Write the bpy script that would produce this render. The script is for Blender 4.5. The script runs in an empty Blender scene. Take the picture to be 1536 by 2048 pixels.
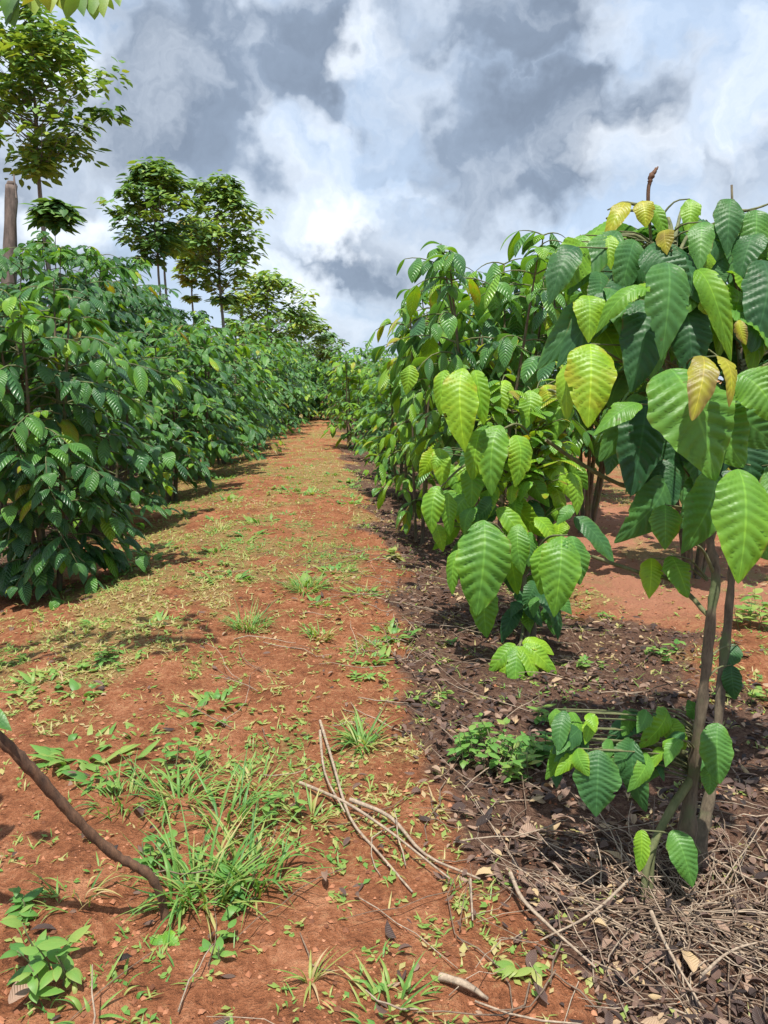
import bpy, math, random
import numpy as np
from mathutils import Matrix, Vector, Euler

R = math.radians
rng = np.random.default_rng(7)
random.seed(7)
scene = bpy.context.scene
COL = scene.collection

# ------------------------------------------------------------------ camera
CAM_LOC = Vector((0.0, 0.0, 1.62))
PITCH, YAW, VFOV = R(-9.5), R(-4.6), R(66)
cam = bpy.data.cameras.new("camera")
cam.sensor_fit = 'VERTICAL'
cam.sensor_height = 24.0
cam.lens = 12.0 / math.tan(VFOV / 2)
cam.clip_start = 0.05
cam.clip_end = 6000
camo = bpy.data.objects.new("camera", cam)
COL.objects.link(camo)
camo.location = CAM_LOC
camo.rotation_euler = Euler((R(90) + PITCH, 0, YAW), 'XYZ')
scene.camera = camo
CM = camo.rotation_euler.to_matrix()
FPX = 1024 / math.tan(VFOV / 2)
CR = np.array(CM @ Vector((1, 0, 0)))
CU = np.array(CM @ Vector((0, 1, 0)))
CB = np.array(CM @ Vector((0, 0, 1)))


def at(px, py, d):
    """real place seen at a photograph pixel, d metres along the view axis"""
    v = CM @ Vector(((px - 768) / FPX * d, -(py - 1024) / FPX * d, -d))
    return np.array(CAM_LOC + v)


# ------------------------------------------------------------------ noise
def _hash(i, j, s):
    n = (i * 374761393 + j * 668265263 + s * 1442695041) & 0xFFFFFFFF
    n = ((n ^ (n >> 13)) * 1274126177) & 0xFFFFFFFF
    return ((n ^ (n >> 16)) & 0xFFFF) / 65535.0


def vnoise(x, y, s=0):
    x = np.asarray(x, float); y = np.asarray(y, float)
    i = np.floor(x).astype(np.int64); j = np.floor(y).astype(np.int64)
    fx = x - i; fy = y - j
    fx = fx * fx * (3 - 2 * fx); fy = fy * fy * (3 - 2 * fy)
    a = _hash(i, j, s); b = _hash(i + 1, j, s); c = _hash(i, j + 1, s); d = _hash(i + 1, j + 1, s)
    return (a * (1 - fx) + b * fx) * (1 - fy) + (c * (1 - fx) + d * fx) * fy


def fbm(x, y, s=0, o=4):
    t = 0; a = .5; f = 1.0
    for k in range(o):
        t = t + a * vnoise(np.asarray(x) * f + 17.3 * k, np.asarray(y) * f - 9.1 * k, s + k)
        a *= .5; f *= 2.03
    return t / (1 - .5 ** o)


def sstep(a, b, x):
    t = np.clip((x - a) / (b - a), 0, 1)
    return t * t * (3 - 2 * t)


# ------------------------------------------------------------------ terrain
def path_c(y):
    return -0.42 + .65 * sstep(14, 34, np.asarray(y, float))


def litter_mask(x, y):
    e = (fbm(np.asarray(x) * 1.7, np.asarray(y) * 1.7, 11) - .5) * 1.05
    wd = .45 * (1 - sstep(4.6, 5.6, np.asarray(y, float)))
    r = sstep(.30, .70, x + e) * (1 - sstep(1.55 + wd, 2.0 + wd, x + e))
    xl = x - path_c(y) + .42
    l = sstep(1.55, 1.85, -xl + e) * (1 - sstep(3.0, 3.7, -xl + e))
    y0 = sstep(3.6, 4.8, np.asarray(y) + e)
    return np.clip(r + l * y0, 0, 1)


def gz(x, y):
    x = np.asarray(x, float); y = np.asarray(y, float)
    t = (x - path_c(y)) / 1.25
    z = .12 * np.exp(-t ** 4)
    z = z + .05 * np.exp(-((x - 3.0) / .8) ** 2) - .05 * np.exp(-((x + 2.2) / .5) ** 2)
    far = 1 / (1 + (np.hypot(x, y) / 60) ** 2)
    z = z + (fbm(x * .8, y * .8, 3) - .5) * .13 * far
    z = z + (fbm(x * 5, y * 5, 5, 3) - .5) * .045 * far
    near = 1 / (1 + (np.hypot(x, y) / 9) ** 4)
    z = z + (np.abs(fbm(x * 13, y * 13, 9, 2) - .5) * .05 - .008) * near
    return z


def ground_at(px, py):
    d = 2.0
    for _ in range(60):
        p = at(px, py, d)
        e = p[2] - float(gz(p[0], p[1]))
        d += e * (1.2 if d < 6 else 2.5)
        d = max(.5, min(d, 90))
    p = at(px, py, d)
    return np.array((p[0], p[1], float(gz(p[0], p[1]))))


# ------------------------------------------------------------------ tagging
def tag(o, label=None, cat=None, group=None, kind=None):
    if label: o['label'] = label
    if cat: o['category'] = cat
    if group: o['group'] = group
    if kind: o['kind'] = kind
    return o


def thing(name, loc, label, cat, group=None):
    o = bpy.data.objects.new(name, None)
    o.empty_display_size = .1
    COL.objects.link(o)
    o.location = Vector([float(c) for c in loc])
    return tag(o, label, cat, group)


def link_mesh(name, me, parent=None, origin=None):
    o = bpy.data.objects.new(name, me)
    COL.objects.link(o)
    if parent is not None:
        o.parent = parent
    return o


def mesh_np(name, V, Q, mat, T=None, uv=None, attrs=None, smooth=True):
    """V (n,3) verts, Q (m,4) quads, T (k,3) triangles"""
    me = bpy.data.meshes.new(name)
    V = np.asarray(V, np.float32)
    q = np.asarray(Q, np.int32).reshape(-1, 4) if Q is not None else np.zeros((0, 4), np.int32)
    t = np.asarray(T, np.int32).reshape(-1, 3) if T is not None else np.zeros((0, 3), np.int32)
    me.vertices.add(len(V)); me.vertices.foreach_set('co', V.ravel())
    idx = np.concatenate([q.ravel(), t.ravel()])
    me.loops.add(len(idx)); me.loops.foreach_set('vertex_index', idx)
    st = np.concatenate([np.arange(len(q)) * 4, len(q) * 4 + np.arange(len(t)) * 3]).astype(np.int32)
    tot = np.concatenate([np.full(len(q), 4), np.full(len(t), 3)]).astype(np.int32)
    me.polygons.add(len(st))
    me.polygons.foreach_set('loop_start', st)
    me.polygons.foreach_set('loop_total', tot)
    me.polygons.foreach_set('use_smooth', np.full(len(st), smooth))
    if uv is not None:
        l = me.uv_layers.new(name='UVMap')
        l.data.foreach_set('uv', np.asarray(uv, np.float32)[idx].ravel())
    for k, a in (attrs or {}).items():
        at_ = me.attributes.new(k, 'FLOAT', 'POINT')
        at_.data.foreach_set('value', np.asarray(a, np.float32))
    me.update(calc_edges=True)
    me.validate()
    if mat: me.materials.append(mat)
    return me


# ------------------------------------------------------------------ leaves
class Leaves:
    """leaves as bent blades: centre line p0-p1-p2, side vector s, width w"""
    def __init__(self, origin=(0, 0, 0)):
        self.o = np.array(origin, float)
        self.d = []

    def add(self, p0, p1, p2, s, w, tint, fold=.25, rib=1.0, nr=11):
        self.d.append((np.array(p0) - self.o, np.array(p1) - self.o, np.array(p2) - self.o, np.array(s), w, tint, fold, rib))

    def hang(self, base, az, length, w, tint, p_in=-.1, p_out=-1.3, fold=.25, rib=1.0, twist=0.0):
        """droops from its base: leaves at pitch p_in, hangs at p_out"""
        h = np.array((math.cos(az), math.sin(az), 0)); up = np.array((0, 0, 1.))
        a = h * math.cos(p_in) + up * math.sin(p_in)
        b = h * math.cos(p_out) + up * math.sin(p_out)
        base = np.array(base)
        p1 = base + a * length * .5; p2 = p1 + b * length * .55
        s = np.array((-math.sin(az), math.cos(az), 0)) * math.cos(twist) + up * math.sin(twist)
        self.add(base, p1, p2, s, w, tint, fold, rib)

    def mesh(self, name, mat, nv=10, nu=4, nr=11, amp=.03, shape='coffee', wave=.0):
        n = len(self.d)
        P0 = np.array([d[0] for d in self.d]); P1 = np.array([d[1] for d in self.d]); P2 = np.array([d[2] for d in self.d])
        S = np.array([d[3] for d in self.d]); W = np.array([d[4] for d in self.d]); TI = np.array([d[5] for d in self.d])
        FO = np.array([d[6] for d in self.d]); RB = np.array([d[7] for d in self.d])
        v = np.linspace(0, 1, nv + 1)
        u = np.linspace(-1, 1, nu + 1)
        if shape == 'coffee':
            ex = rng.uniform(.52, .74, (n, 1)); pw = rng.uniform(.84, 1.0, (n, 1)); tipk = rng.uniform(.2, .55, (n, 1))
            pr = np.maximum(np.sin(np.pi * v[None, :] ** pw), 0) ** ex * (1 - tipk * v[None, :] ** 7)
            pr = np.maximum(pr, .035 * (1 - v)[None, :])
            pr[:, -1] = .0
        elif shape == 'blade':
            pr = (1 - v ** 2.2) * (.55 + .45 * np.minimum(1, v * 4)); pr[-1] = .02
        else:
            pr = np.sin(np.pi * v ** .8) ** .8; pr[0] = .04; pr[-1] = .02
        if pr.ndim == 1: pr = np.broadcast_to(pr, (n, nv + 1))
        rnd = rng.random(n)
        vv = v[None, :, None]
        C = (1 - vv) ** 2 * P0[:, None] + 2 * vv * (1 - vv) * P1[:, None] + vv ** 2 * P2[:, None]
        D = 2 * (1 - vv) * (P1 - P0)[:, None] + 2 * vv * (P2 - P1)[:, None]
        L = np.linalg.norm(P1 - P0, axis=1) + np.linalg.norm(P2 - P1, axis=1)
        D = D / (np.linalg.norm(D, axis=2, keepdims=True) + 1e-9)
        SS = S[:, None] - D * np.sum(D * S[:, None], axis=2, keepdims=True)
        SS = SS / (np.linalg.norm(SS, axis=2, keepdims=True) + 1e-9)
        N = np.cross(SS, D)
        N *= np.where(N[:, nv // 3, 2] < 0, -1, 1)[:, None, None]
        U = u[None, None, :]
        half = .5 * W[:, None, None] * pr[:, :, None]
        side = U * half * (1 - .12 * FO[:, None, None] * np.abs(U))
        ph = (nr - 1.5 + 3 * rnd)[:, None, None] * (v[None, :, None] - .16 * np.abs(U))
        A = (amp * W * RB)[:, None, None] * np.minimum(1, pr * 1.6)[:, :, None] * np.minimum(1, np.abs(U) * 2.2) * (1 - .75 * U ** 6)
        hh = A * (np.abs(np.sin(np.pi * ph)) ** .8 * 1.7 - 1) - FO[:, None, None] * np.abs(U) ** 1.6 * half
        if wave:
            rp = rng.random((n, 1, 1)) * 6.28
            hh = hh + wave * W[:, None, None] * np.sin(v[None, :, None] * 9 + rp + np.sign(U) * 1.3) * U ** 2 * pr[:, :, None]
            side = side * (1 + .04 * np.sin(v[None, :, None] * 23 + rp * 2))
        X = C[:, :, None, :] + SS[:, :, None, :] * side[..., None] + N[:, :, None, :] * hh[..., None]
        m = (nv + 1) * (nu + 1)
        i, j = np.meshgrid(np.arange(nv), np.arange(nu), indexing='ij')
        a = i * (nu + 1) + j
        q = np.stack([a, a + 1, a + nu + 2, a + nu + 1], -1).reshape(-1, 4)
        Q = q[None] + (np.arange(n) * m)[:, None, None]
        if nv >= 44:      # insect bites
            keep = np.ones((n, nv, nu), bool)
            for li in range(n):
                for _ in range(rng.poisson(.9)):
                    ci, cj = rng.integers(6, nv - 8), rng.choice([0, nu - 1])
                    ri, rj = rng.uniform(.8, 1.9), rng.uniform(.3, .8)
                    I, J = np.meshgrid(np.arange(nv), np.arange(nu), indexing='ij')
                    keep[li] &= ((I - ci) / ri) ** 2 + ((J - cj) / rj) ** 2 > 1
            Q = Q.reshape(n, nv, nu, 4)[keep]
        Q = Q.reshape(-1, 4)
        uvu = np.broadcast_to((U + 1) / 2, (n, nv + 1, nu + 1)); uvv = np.broadcast_to(v[None, :, None], (n, nv + 1, nu + 1))
        uv = np.stack([uvu, uvv], -1).reshape(-1, 2)
        return mesh_np(name, X.reshape(-1, 3), Q, mat, uv=uv,
                       attrs={'tint': np.repeat(TI, m), 'rnd': np.repeat(rnd, m)})


# ------------------------------------------------------------------ tubes
class Tubes:
    def __init__(self, origin=(0, 0, 0)):
        self.V = []; self.Q = []; self.n = 0; self.o = np.array(origin, float); self.t = []

    def add(self, pts, radii, seg=6, smooth=0, jitter=0.0, tint=.5, knob=0.0):
        P = np.array(pts, float)
        r = np.array(radii, float)
        if smooth:
            P, r = resample(P, r, smooth)
        k = len(P)
        if knob: r = r * (1 + knob * rng.normal(size=k).clip(-1.5, 2))
        T = np.gradient(P, axis=0)
        T /= np.linalg.norm(T, axis=1, keepdims=True) + 1e-9
        ref = np.array((0.31, .17, .93)) if abs(T[0, 2]) < .8 else np.array((.9, .2, .1))
        a = np.cross(T, ref); a /= np.linalg.norm(a, axis=1, keepdims=True) + 1e-9
        b = np.cross(T, a)
        th = np.linspace(0, 2 * np.pi, seg, endpoint=False)
        rr = r[:, None] * (1 + jitter * (rng.random((k, seg)) - .5))
        X = P[:, None] + rr[..., None] * (a[:, None] * np.cos(th)[None, :, None] + b[:, None] * np.sin(th)[None, :, None])
        self.V.append(X.reshape(-1, 3) - self.o)
        i, j = np.meshgrid(np.arange(k - 1), np.arange(seg), indexing='ij')
        j2 = (j + 1) % seg
        q = np.stack([i * seg + j, i * seg + j2, (i + 1) * seg + j2, (i + 1) * seg + j], -1).reshape(-1, 4)
        self.Q.append(q + self.n)
        caps = []
        for base, rev in ((0, True), ((k - 1) * seg, False)):
            for c in range(1, seg - 1, 2):
                f = [base, base + c, base + c + 1, base + min(c + 2, seg - 1)]
                if f[2] == f[3]: f[3] = base
                caps.append(f)
        caps = [f for f in caps if len(set(f)) == 4]
        if caps: self.Q.append(np.array(caps) + self.n)
        self.n += k * seg
        self.t.append(np.full(k * seg, tint))

    def mesh(self, name, mat):
        return mesh_np(name, np.concatenate(self.V), np.concatenate(self.Q), mat, attrs={'tint': np.concatenate(self.t)})


def resample(P, r, n):
    """Catmull-Rom through the points"""
    P = np.array(P, float); r = np.array(r, float)
    Q = np.vstack([2 * P[0] - P[1], P, 2 * P[-1] - P[-2]])
    out = []; ro = []
    for i in range(len(P) - 1):
        p0, p1, p2, p3 = Q[i], Q[i + 1], Q[i + 2], Q[i + 3]
        for t in np.linspace(0, 1, n, endpoint=False):
            out.append(.5 * (2 * p1 + (p2 - p0) * t + (2 * p0 - 5 * p1 + 4 * p2 - p3) * t * t + (3 * p1 - p0 - 3 * p2 + p3) * t ** 3))
            ro.append(r[i] * (1 - t) + r[i + 1] * t)
    out.append(P[-1]); ro.append(r[-1])
    return np.array(out), np.array(ro)


# ------------------------------------------------------------------ materials
def nt(mat):
    mat.use_nodes = True
    t = mat.node_tree
    t.nodes.clear()
    return t, t.nodes.new, t.links.new


def ramp(new, stops, interp='LINEAR'):
    n = new('ShaderNodeValToRGB')
    cr = n.color_ramp
    cr.interpolation = interp
    while len(cr.elements) < len(stops): cr.elements.new(.5)
    for e, (p, c) in zip(cr.elements, stops):
        e.position = p; e.color = (*c, 1)
    return n


def mth(new, link, op, a, b=None, c=None, clamp=False):
    n = new('ShaderNodeMath'); n.operation = op; n.use_clamp = clamp
    for k, x in enumerate((a, b, c)):
        if x is None: continue
        if isinstance(x, (int, float)): n.inputs[k].default_value = x
        else: link(x, n.inputs[k])
    return n.outputs[0]


def leaf_material(name, stops, nr=11, ribbump=.5, trans=.35, rough=.38, veins=.35, spec=.5, tmul=(1.5, 1.35, .6)):
    m = bpy.data.materials.new(name)
    t, new, link = nt(m)
    out = new('ShaderNodeOutputMaterial')
    at1 = new('ShaderNodeAttribute'); at1.attribute_name = 'tint'
    at2 = new('ShaderNodeAttribute'); at2.attribute_name = 'rnd'
    uv = new('ShaderNodeUVMap')
    sep = new('ShaderNodeSeparateXYZ'); link(uv.outputs[0], sep.inputs[0])
    au = mth(new, link, 'ABSOLUTE', mth(new, link, 'MULTIPLY_ADD', sep.outputs[0], 2.0, -1.0))
    ph = mth(new, link, 'MULTIPLY', mth(new, link, 'MULTIPLY_ADD', au, -.16, sep.outputs[1]), mth(new, link, 'MULTIPLY_ADD', at2.outputs['Fac'], 3.0, nr - 1.5))
    sn = mth(new, link, 'MULTIPLY_ADD', mth(new, link, 'POWER', mth(new, link, 'ABSOLUTE', mth(new, link, 'SINE', mth(new, link, 'MULTIPLY', ph, math.pi))), .8), 1.7, -1.0)
    # veins: narrow lines in the valleys of the ribs, and the midrib
    vein = mth(new, link, 'SUBTRACT', mth(new, link, 'MULTIPLY', sn, -1.0), .86)
    vein = mth(new, link, 'MULTIPLY', vein, 7.0, clamp=True)
    mid = mth(new, link, 'MULTIPLY_ADD', au, -22.0, 1.3, clamp=True)
    vv = mth(new, link, 'MULTIPLY', mth(new, link, 'MAXIMUM', vein, mid), veins)
    tc = new('ShaderNodeTexCoord')
    nz = new('ShaderNodeTexNoise'); nz.inputs['Scale'].default_value = 14; nz.inputs['Detail'].default_value = 4
    link(tc.outputs['Object'], nz.inputs['Vector'])
    tt = mth(new, link, 'ADD', at1.outputs['Fac'], mth(new, link, 'MULTIPLY_ADD', nz.outputs['Fac'], .34, -.17))
    tt = mth(new, link, 'ADD', tt, mth(new, link, 'MULTIPLY_ADD', at2.outputs['Fac'], .10, -.05))
    # paler, yellower towards the margin on some leaves, mottled between the veins
    nm = new('ShaderNodeTexNoise'); nm.inputs['Scale'].default_value = 5; nm.inputs['Detail'].default_value = 2
    link(tc.outputs['Object'], nm.inputs['Vector'])
    yl = mth(new, link, 'MULTIPLY', mth(new, link, 'MULTIPLY', au, au), mth(new, link, 'MULTIPLY_ADD', nm.outputs['Fac'], 2.0, -.85, clamp=True))
    tt = mth(new, link, 'ADD', tt, mth(new, link, 'MULTIPLY', yl, .34))
    rp = ramp(new, stops); link(tt, rp.inputs[0])
    mx = new('ShaderNodeMixRGB'); link(vv, mx.inputs[0]); link(rp.outputs[0], mx.inputs[1])
    br = new('ShaderNodeMixRGB'); br.blend_type = 'MULTIPLY'; br.inputs[0].default_value = 1
    link(rp.outputs[0], br.inputs[1]); br.inputs[2].default_value = (2.1, 1.9, 1.9, 1)
    link(br.outputs[0], mx.inputs[2])
    # blemishes: a few brown spots
    nz2 = new('ShaderNodeTexNoise'); nz2.inputs['Scale'].default_value = 38; nz2.inputs['Detail'].default_value = 2
    link(tc.outputs['Object'], nz2.inputs['Vector'])
    sp = mth(new, link, 'MULTIPLY', mth(new, link, 'SUBTRACT', nz2.outputs['Fac'], .70), 9.0, clamp=True)
    mx2 = new('ShaderNodeMixRGB'); link(mth(new, link, 'MULTIPLY', sp, .6), mx2.inputs[0]); link(mx.outputs[0], mx2.inputs[1])
    mx2.inputs[2].default_value = (.12, .075, .03, 1)
    # browned margins on part of the leaves
    ed = mth(new, link, 'MULTIPLY_ADD', au, 9.0, -8.0, clamp=True)
    ed = mth(new, link, 'MULTIPLY', ed, mth(new, link, 'MULTIPLY_ADD', nz.outputs['Fac'], 6.0, -3.1, clamp=True))
    mx3 = new('ShaderNodeMixRGB'); link(mth(new, link, 'MULTIPLY', ed, .75), mx3.inputs[0]); link(mx2.outputs[0], mx3.inputs[1]); mx3.inputs[2].default_value = (.17, .11, .035, 1)
    mx2 = mx3
    b = new('ShaderNodeBsdfPrincipled')
    link(mx2.outputs[0], b.inputs['Base Color'])
    rn = mth(new, link, 'MULTIPLY_ADD', nz.outputs['Fac'], .25, rough - .12)
    link(rn, b.inputs['Roughness'])
    b.inputs['Specular IOR Level'].default_value = spec
    if ribbump:
        bm = new('ShaderNodeBump'); bm.inputs['Strength'].default_value = ribbump; bm.inputs['Distance'].default_value = .006
        link(sn, bm.inputs['Height']); link(bm.outputs[0], b.inputs['Normal'])
    else:
        nz3 = new('ShaderNodeTexNoise'); nz3.inputs['Scale'].default_value = 120; nz3.inputs['Detail'].default_value = 3
        link(tc.outputs['Object'], nz3.inputs['Vector'])
        bm = new('ShaderNodeBump'); bm.inputs['Strength'].default_value = .25; bm.inputs['Distance'].default_value = .002
        link(nz3.outputs['Fac'], bm.inputs['Height']); link(bm.outputs[0], b.inputs['Normal'])
    tr = new('ShaderNodeBsdfTranslucent')
    tm = new('ShaderNodeMixRGB'); tm.blend_type = 'MULTIPLY'; tm.inputs[0].default_value = 1
    link(mx2.outputs[0], tm.inputs[1]); tm.inputs[2].default_value = (*tmul, 1)
    link(tm.outputs[0], tr.inputs['Color'])
    ms = new('ShaderNodeMixShader'); ms.inputs[0].default_value = trans
    link(b.outputs[0], ms.inputs[1]); link(tr.outputs[0], ms.inputs[2])
    link(ms.outputs[0], out.inputs['Surface'])
    return m


COFFEE = [(0.0, (.026, .090, .036)), (.22, (.060, .170, .054)), (.42, (.105, .265, .052)), (.62, (.160, .350, .032)),
          (.80, (.27, .46, .025)), (.90, (.40, .40, .03)), (1.0, (.24, .18, .05))]
M = {}
M['leaf_near'] = leaf_material('coffee_leaf_near', COFFEE, ribbump=0, trans=.38, rough=.42, veins=.42, spec=.36)
M['leaf'] = leaf_material('coffee_leaf', COFFEE, ribbump=.7, trans=.33, rough=.31, veins=.3, spec=.62)
M['tree_leaf'] = leaf_material('tree_leaf', [(0, (.05, .13, .045)), (.35, (.14, .27, .055)), (.65, (.29, .40, .06)), (.88, (.33, .34, .04)), (1, (.30, .20, .05))],
                               ribbump=0, trans=.30, rough=.5, veins=.1)
M['grass'] = leaf_material('weed_blade', [(0, (.06, .19, .045)), (.35, (.14, .31, .06)), (.6, (.27, .37, .085)), (.8, (.44, .41, .15)), (1, (.48, .37, .20))],
                           ribbump=0, trans=.38, rough=.5, veins=.12)
M['deadleaf'] = leaf_material('dead_leaf', [(0, (.022, .013, .011)), (.3, (.075, .043, .034)), (.55, (.17, .10, .072)), (.8, (.33, .215, .15)), (1, (.46, .33, .18))],
                              ribbump=.4, trans=.08, rough=.65, veins=.12, tmul=(1.2, 1, .7))


def bark_material(name, c0, c1, moss=None, scale=30):
    m = bpy.data.materials.new(name)
    t, new, link = nt(m)
    out = new('ShaderNodeOutputMaterial'); b = new('ShaderNodeBsdfPrincipled')
    tc = new('ShaderNodeTexCoord')
    mp = new('ShaderNodeMapping'); mp.inputs['Scale'].default_value = (1, 1, .25)
    link(tc.outputs['Object'], mp.inputs[0])
    nz = new('ShaderNodeTexNoise'); nz.inputs['Scale'].default_value = scale; nz.inputs['Detail'].default_value = 6; nz.inputs['Roughness'].default_value = .7
    link(mp.outputs[0], nz.inputs['Vector'])
    rp = ramp(new, [(.3, c0), (.7, c1)]); link(nz.outputs['Fac'], rp.inputs[0])
    col = rp.outputs[0]
    if moss:
        n2 = new('ShaderNodeTexNoise'); n2.inputs['Scale'].default_value = 9; n2.inputs['Detail'].default_value = 5
        link(tc.outputs['Object'], n2.inputs['Vector'])
        f = mth(new, link, 'MULTIPLY_ADD', n2.outputs['Fac'], 7.0, -3.5, clamp=True)
        mx = new('ShaderNodeMixRGB'); link(f, mx.inputs[0]); link(col, mx.inputs[1]); mx.inputs[2].default_value = (*moss, 1)
        col = mx.outputs[0]
    link(col, b.inputs['Base Color']); b.inputs['Roughness'].default_value = .85
    bm = new('ShaderNodeBump'); bm.inputs['Strength'].default_value = .7; bm.inputs['Distance'].default_value = .006
    link(nz.outputs['Fac'], bm.inputs['Height']); link(bm.outputs[0], b.inputs['Normal'])
    link(b.outputs[0], out.inputs['Surface'])
    return m


M['bark'] = bark_material('coffee_bark', (.045, .032, .02), (.20, .155, .10), moss=(.10, .125, .05), scale=45)
M['bark_green'] = bark_material('green_shoot', (.065, .085, .03), (.19, .19, .085))
M['bark_brown'] = bark_material('brown_stem', (.04, .02, .012), (.17, .085, .045), scale=55)
M['bark_tree'] = bark_material('tree_bark', (.09, .08, .07), (.28, .25, .21))
M['twig'] = bark_material('dry_twig', (.17, .12, .085), (.46, .36, .26), scale=60)
M['twig_dark'] = bark_material('dry_twig_brown', (.08, .05, .035), (.26, .18, .12), scale=60)
M['deadwood'] = bark_material('dead_wood', (.06, .045, .038), (.20, .15, .125), scale=18)


def soil_material():
    m = bpy.data.materials.new('red_soil')
    t, new, link = nt(m)
    out = new('ShaderNodeOutputMaterial'); b = new('ShaderNodeBsdfPrincipled')
    tc = new('ShaderNodeTexCoord'); P = tc.outputs['Object']

    def noise(s, d=5, r=.6, dist=0):
        n = new('ShaderNodeTexNoise'); n.inputs['Scale'].default_value = s; n.inputs['Detail'].default_value = d
        n.inputs['Roughness'].default_value = r; n.inputs['Distortion'].default_value = dist
        link(P, n.inputs['Vector']); return n.outputs['Fac']
    nbig, nmid, nfine, nspk = noise(.9), noise(5.5, 6, .65), noise(42, 5, .7), noise(110, 3, .6)
    soil = ramp(new, [(.33, (.115, .040, .018)), (.5, (.335, .126, .058)), (.66, (.55, .255, .137))])
    mixn = mth(new, link, 'ADD', mth(new, link, 'MULTIPLY', nmid, .5), mth(new, link, 'MULTIPLY', nfine, .5))
    link(mixn, soil.inputs[0])
    lit = new('ShaderNodeAttribute'); lit.attribute_name = 'litter'
    gra = new('ShaderNodeAttribute'); gra.attribute_name = 'weed'
    bare = new('ShaderNodeAttribute'); bare.attribute_name = 'bare'
    # pale bare lane
    pale = new('ShaderNodeMixRGB'); link(mth(new, link, 'MULTIPLY', bare.outputs['Fac'], .75), pale.inputs[0]); link(soil.outputs[0], pale.inputs[1])
    pale.inputs[2].default_value = (.48, .22, .14, 1)
    # litter crumbs
    lr = ramp(new, [(.3, (.03, .018, .014)), (.5, (.12, .07, .05)), (.72, (.29, .19, .13))])
    link(mth(new, link, 'ADD', mth(new, link, 'MULTIPLY', nfine, .55), mth(new, link, 'MULTIPLY', nspk, .45)), lr.inputs[0])
    lf = mth(new, link, 'MULTIPLY', mth(new, link, 'MULTIPLY_ADD', mth(new, link, 'ADD', lit.outputs['Fac'], mth(new, link, 'MULTIPLY_ADD', nmid, 1.0, -.5)), 2.2, -.6, clamp=True), .92)
    m1 = new('ShaderNodeMixRGB'); link(lf, m1.inputs[0]); link(pale.outputs[0], m1.inputs[1]); link(lr.outputs[0], m1.inputs[2])
    # thin dry mat of weeds
    gr = ramp(new, [(.3, (.13, .10, .035)), (.5, (.27, .23, .085)), (.72, (.44, .39, .17))])
    link(mth(new, link, 'ADD', mth(new, link, 'MULTIPLY', nfine, .5), mth(new, link, 'MULTIPLY', nspk, .5)), gr.inputs[0])
    gf = mth(new, link, 'MULTIPLY_ADD', mth(new, link, 'ADD', gra.outputs['Fac'], mth(new, link, 'MULTIPLY_ADD', nfine, 2.6, -1.3)), 1.6, -.55, clamp=True)
    m2 = new('ShaderNodeMixRGB'); link(mth(new, link, 'MULTIPLY', gf, .6), m2.inputs[0]); link(m1.outputs[0], m2.inputs[1]); link(gr.outputs[0], m2.inputs[2])
    link(m2.outputs[0], b.inputs['Base Color'])
    b.inputs['Roughness'].default_value = .95; b.inputs['Specular IOR Level'].default_value = .15
    h = mth(new, link, 'ADD', mth(new, link, 'MULTIPLY', nfine, 1.0), mth(new, link, 'MULTIPLY', nspk, .5))
    h = mth(new, link, 'ADD', h, mth(new, link, 'MULTIPLY', nmid, 1.2))
    bm = new('ShaderNodeBump'); bm.inputs['Strength'].default_value = 1.0; bm.inputs['Distance'].default_value = .04
    link(h, bm.inputs['Height']); link(bm.outputs[0], b.inputs['Normal'])
    link(b.outputs[0], out.inputs['Surface'])
    return m


M['soil'] = soil_material()


def crumb_material():
    m = bpy.data.materials.new('soil_crumb')
    t, new, link = nt(m)
    out = new('ShaderNodeOutputMaterial'); b = new('ShaderNodeBsdfPrincipled')
    a = new('ShaderNodeAttribute'); a.attribute_name = 'tint'
    rp = ramp(new, [(0, (.13, .048, .023)), (.6, (.34, .135, .066)), (1, (.46, .21, .115))]); link(a.outputs['Fac'], rp.inputs[0])
    link(rp.outputs[0], b.inputs['Base Color']); b.inputs['Roughness'].default_value = .95
    link(b.outputs[0], out.inputs['Surface'])
    return m


M['crumb'] = crumb_material()


# ------------------------------------------------------------------ ground
def weed_mask(x, y):
    n = fbm(np.asarray(x) * 1.3, np.asarray(y) * .75, 31, 4)
    n2 = fbm(np.asarray(x) * 4.5, np.asarray(y) * 3.2, 37, 3)
    m = .24 + .76 * sstep(.46, .64, n * .55 + n2 * .45 + .006 * np.minimum(np.asarray(y), 12))
    m = m * (.28 + .72 * sstep(2.3, 4.0, y)) + .05 * sstep(4, 9, y)
    return m * (1 - .75 * litter_mask(x, y))


def bare_mask(x, y):
    return sstep(1.75, 2.3, x) * (1 - sstep(3.4, 4.2, x)) * sstep(4.4, 5.6, y)


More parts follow.
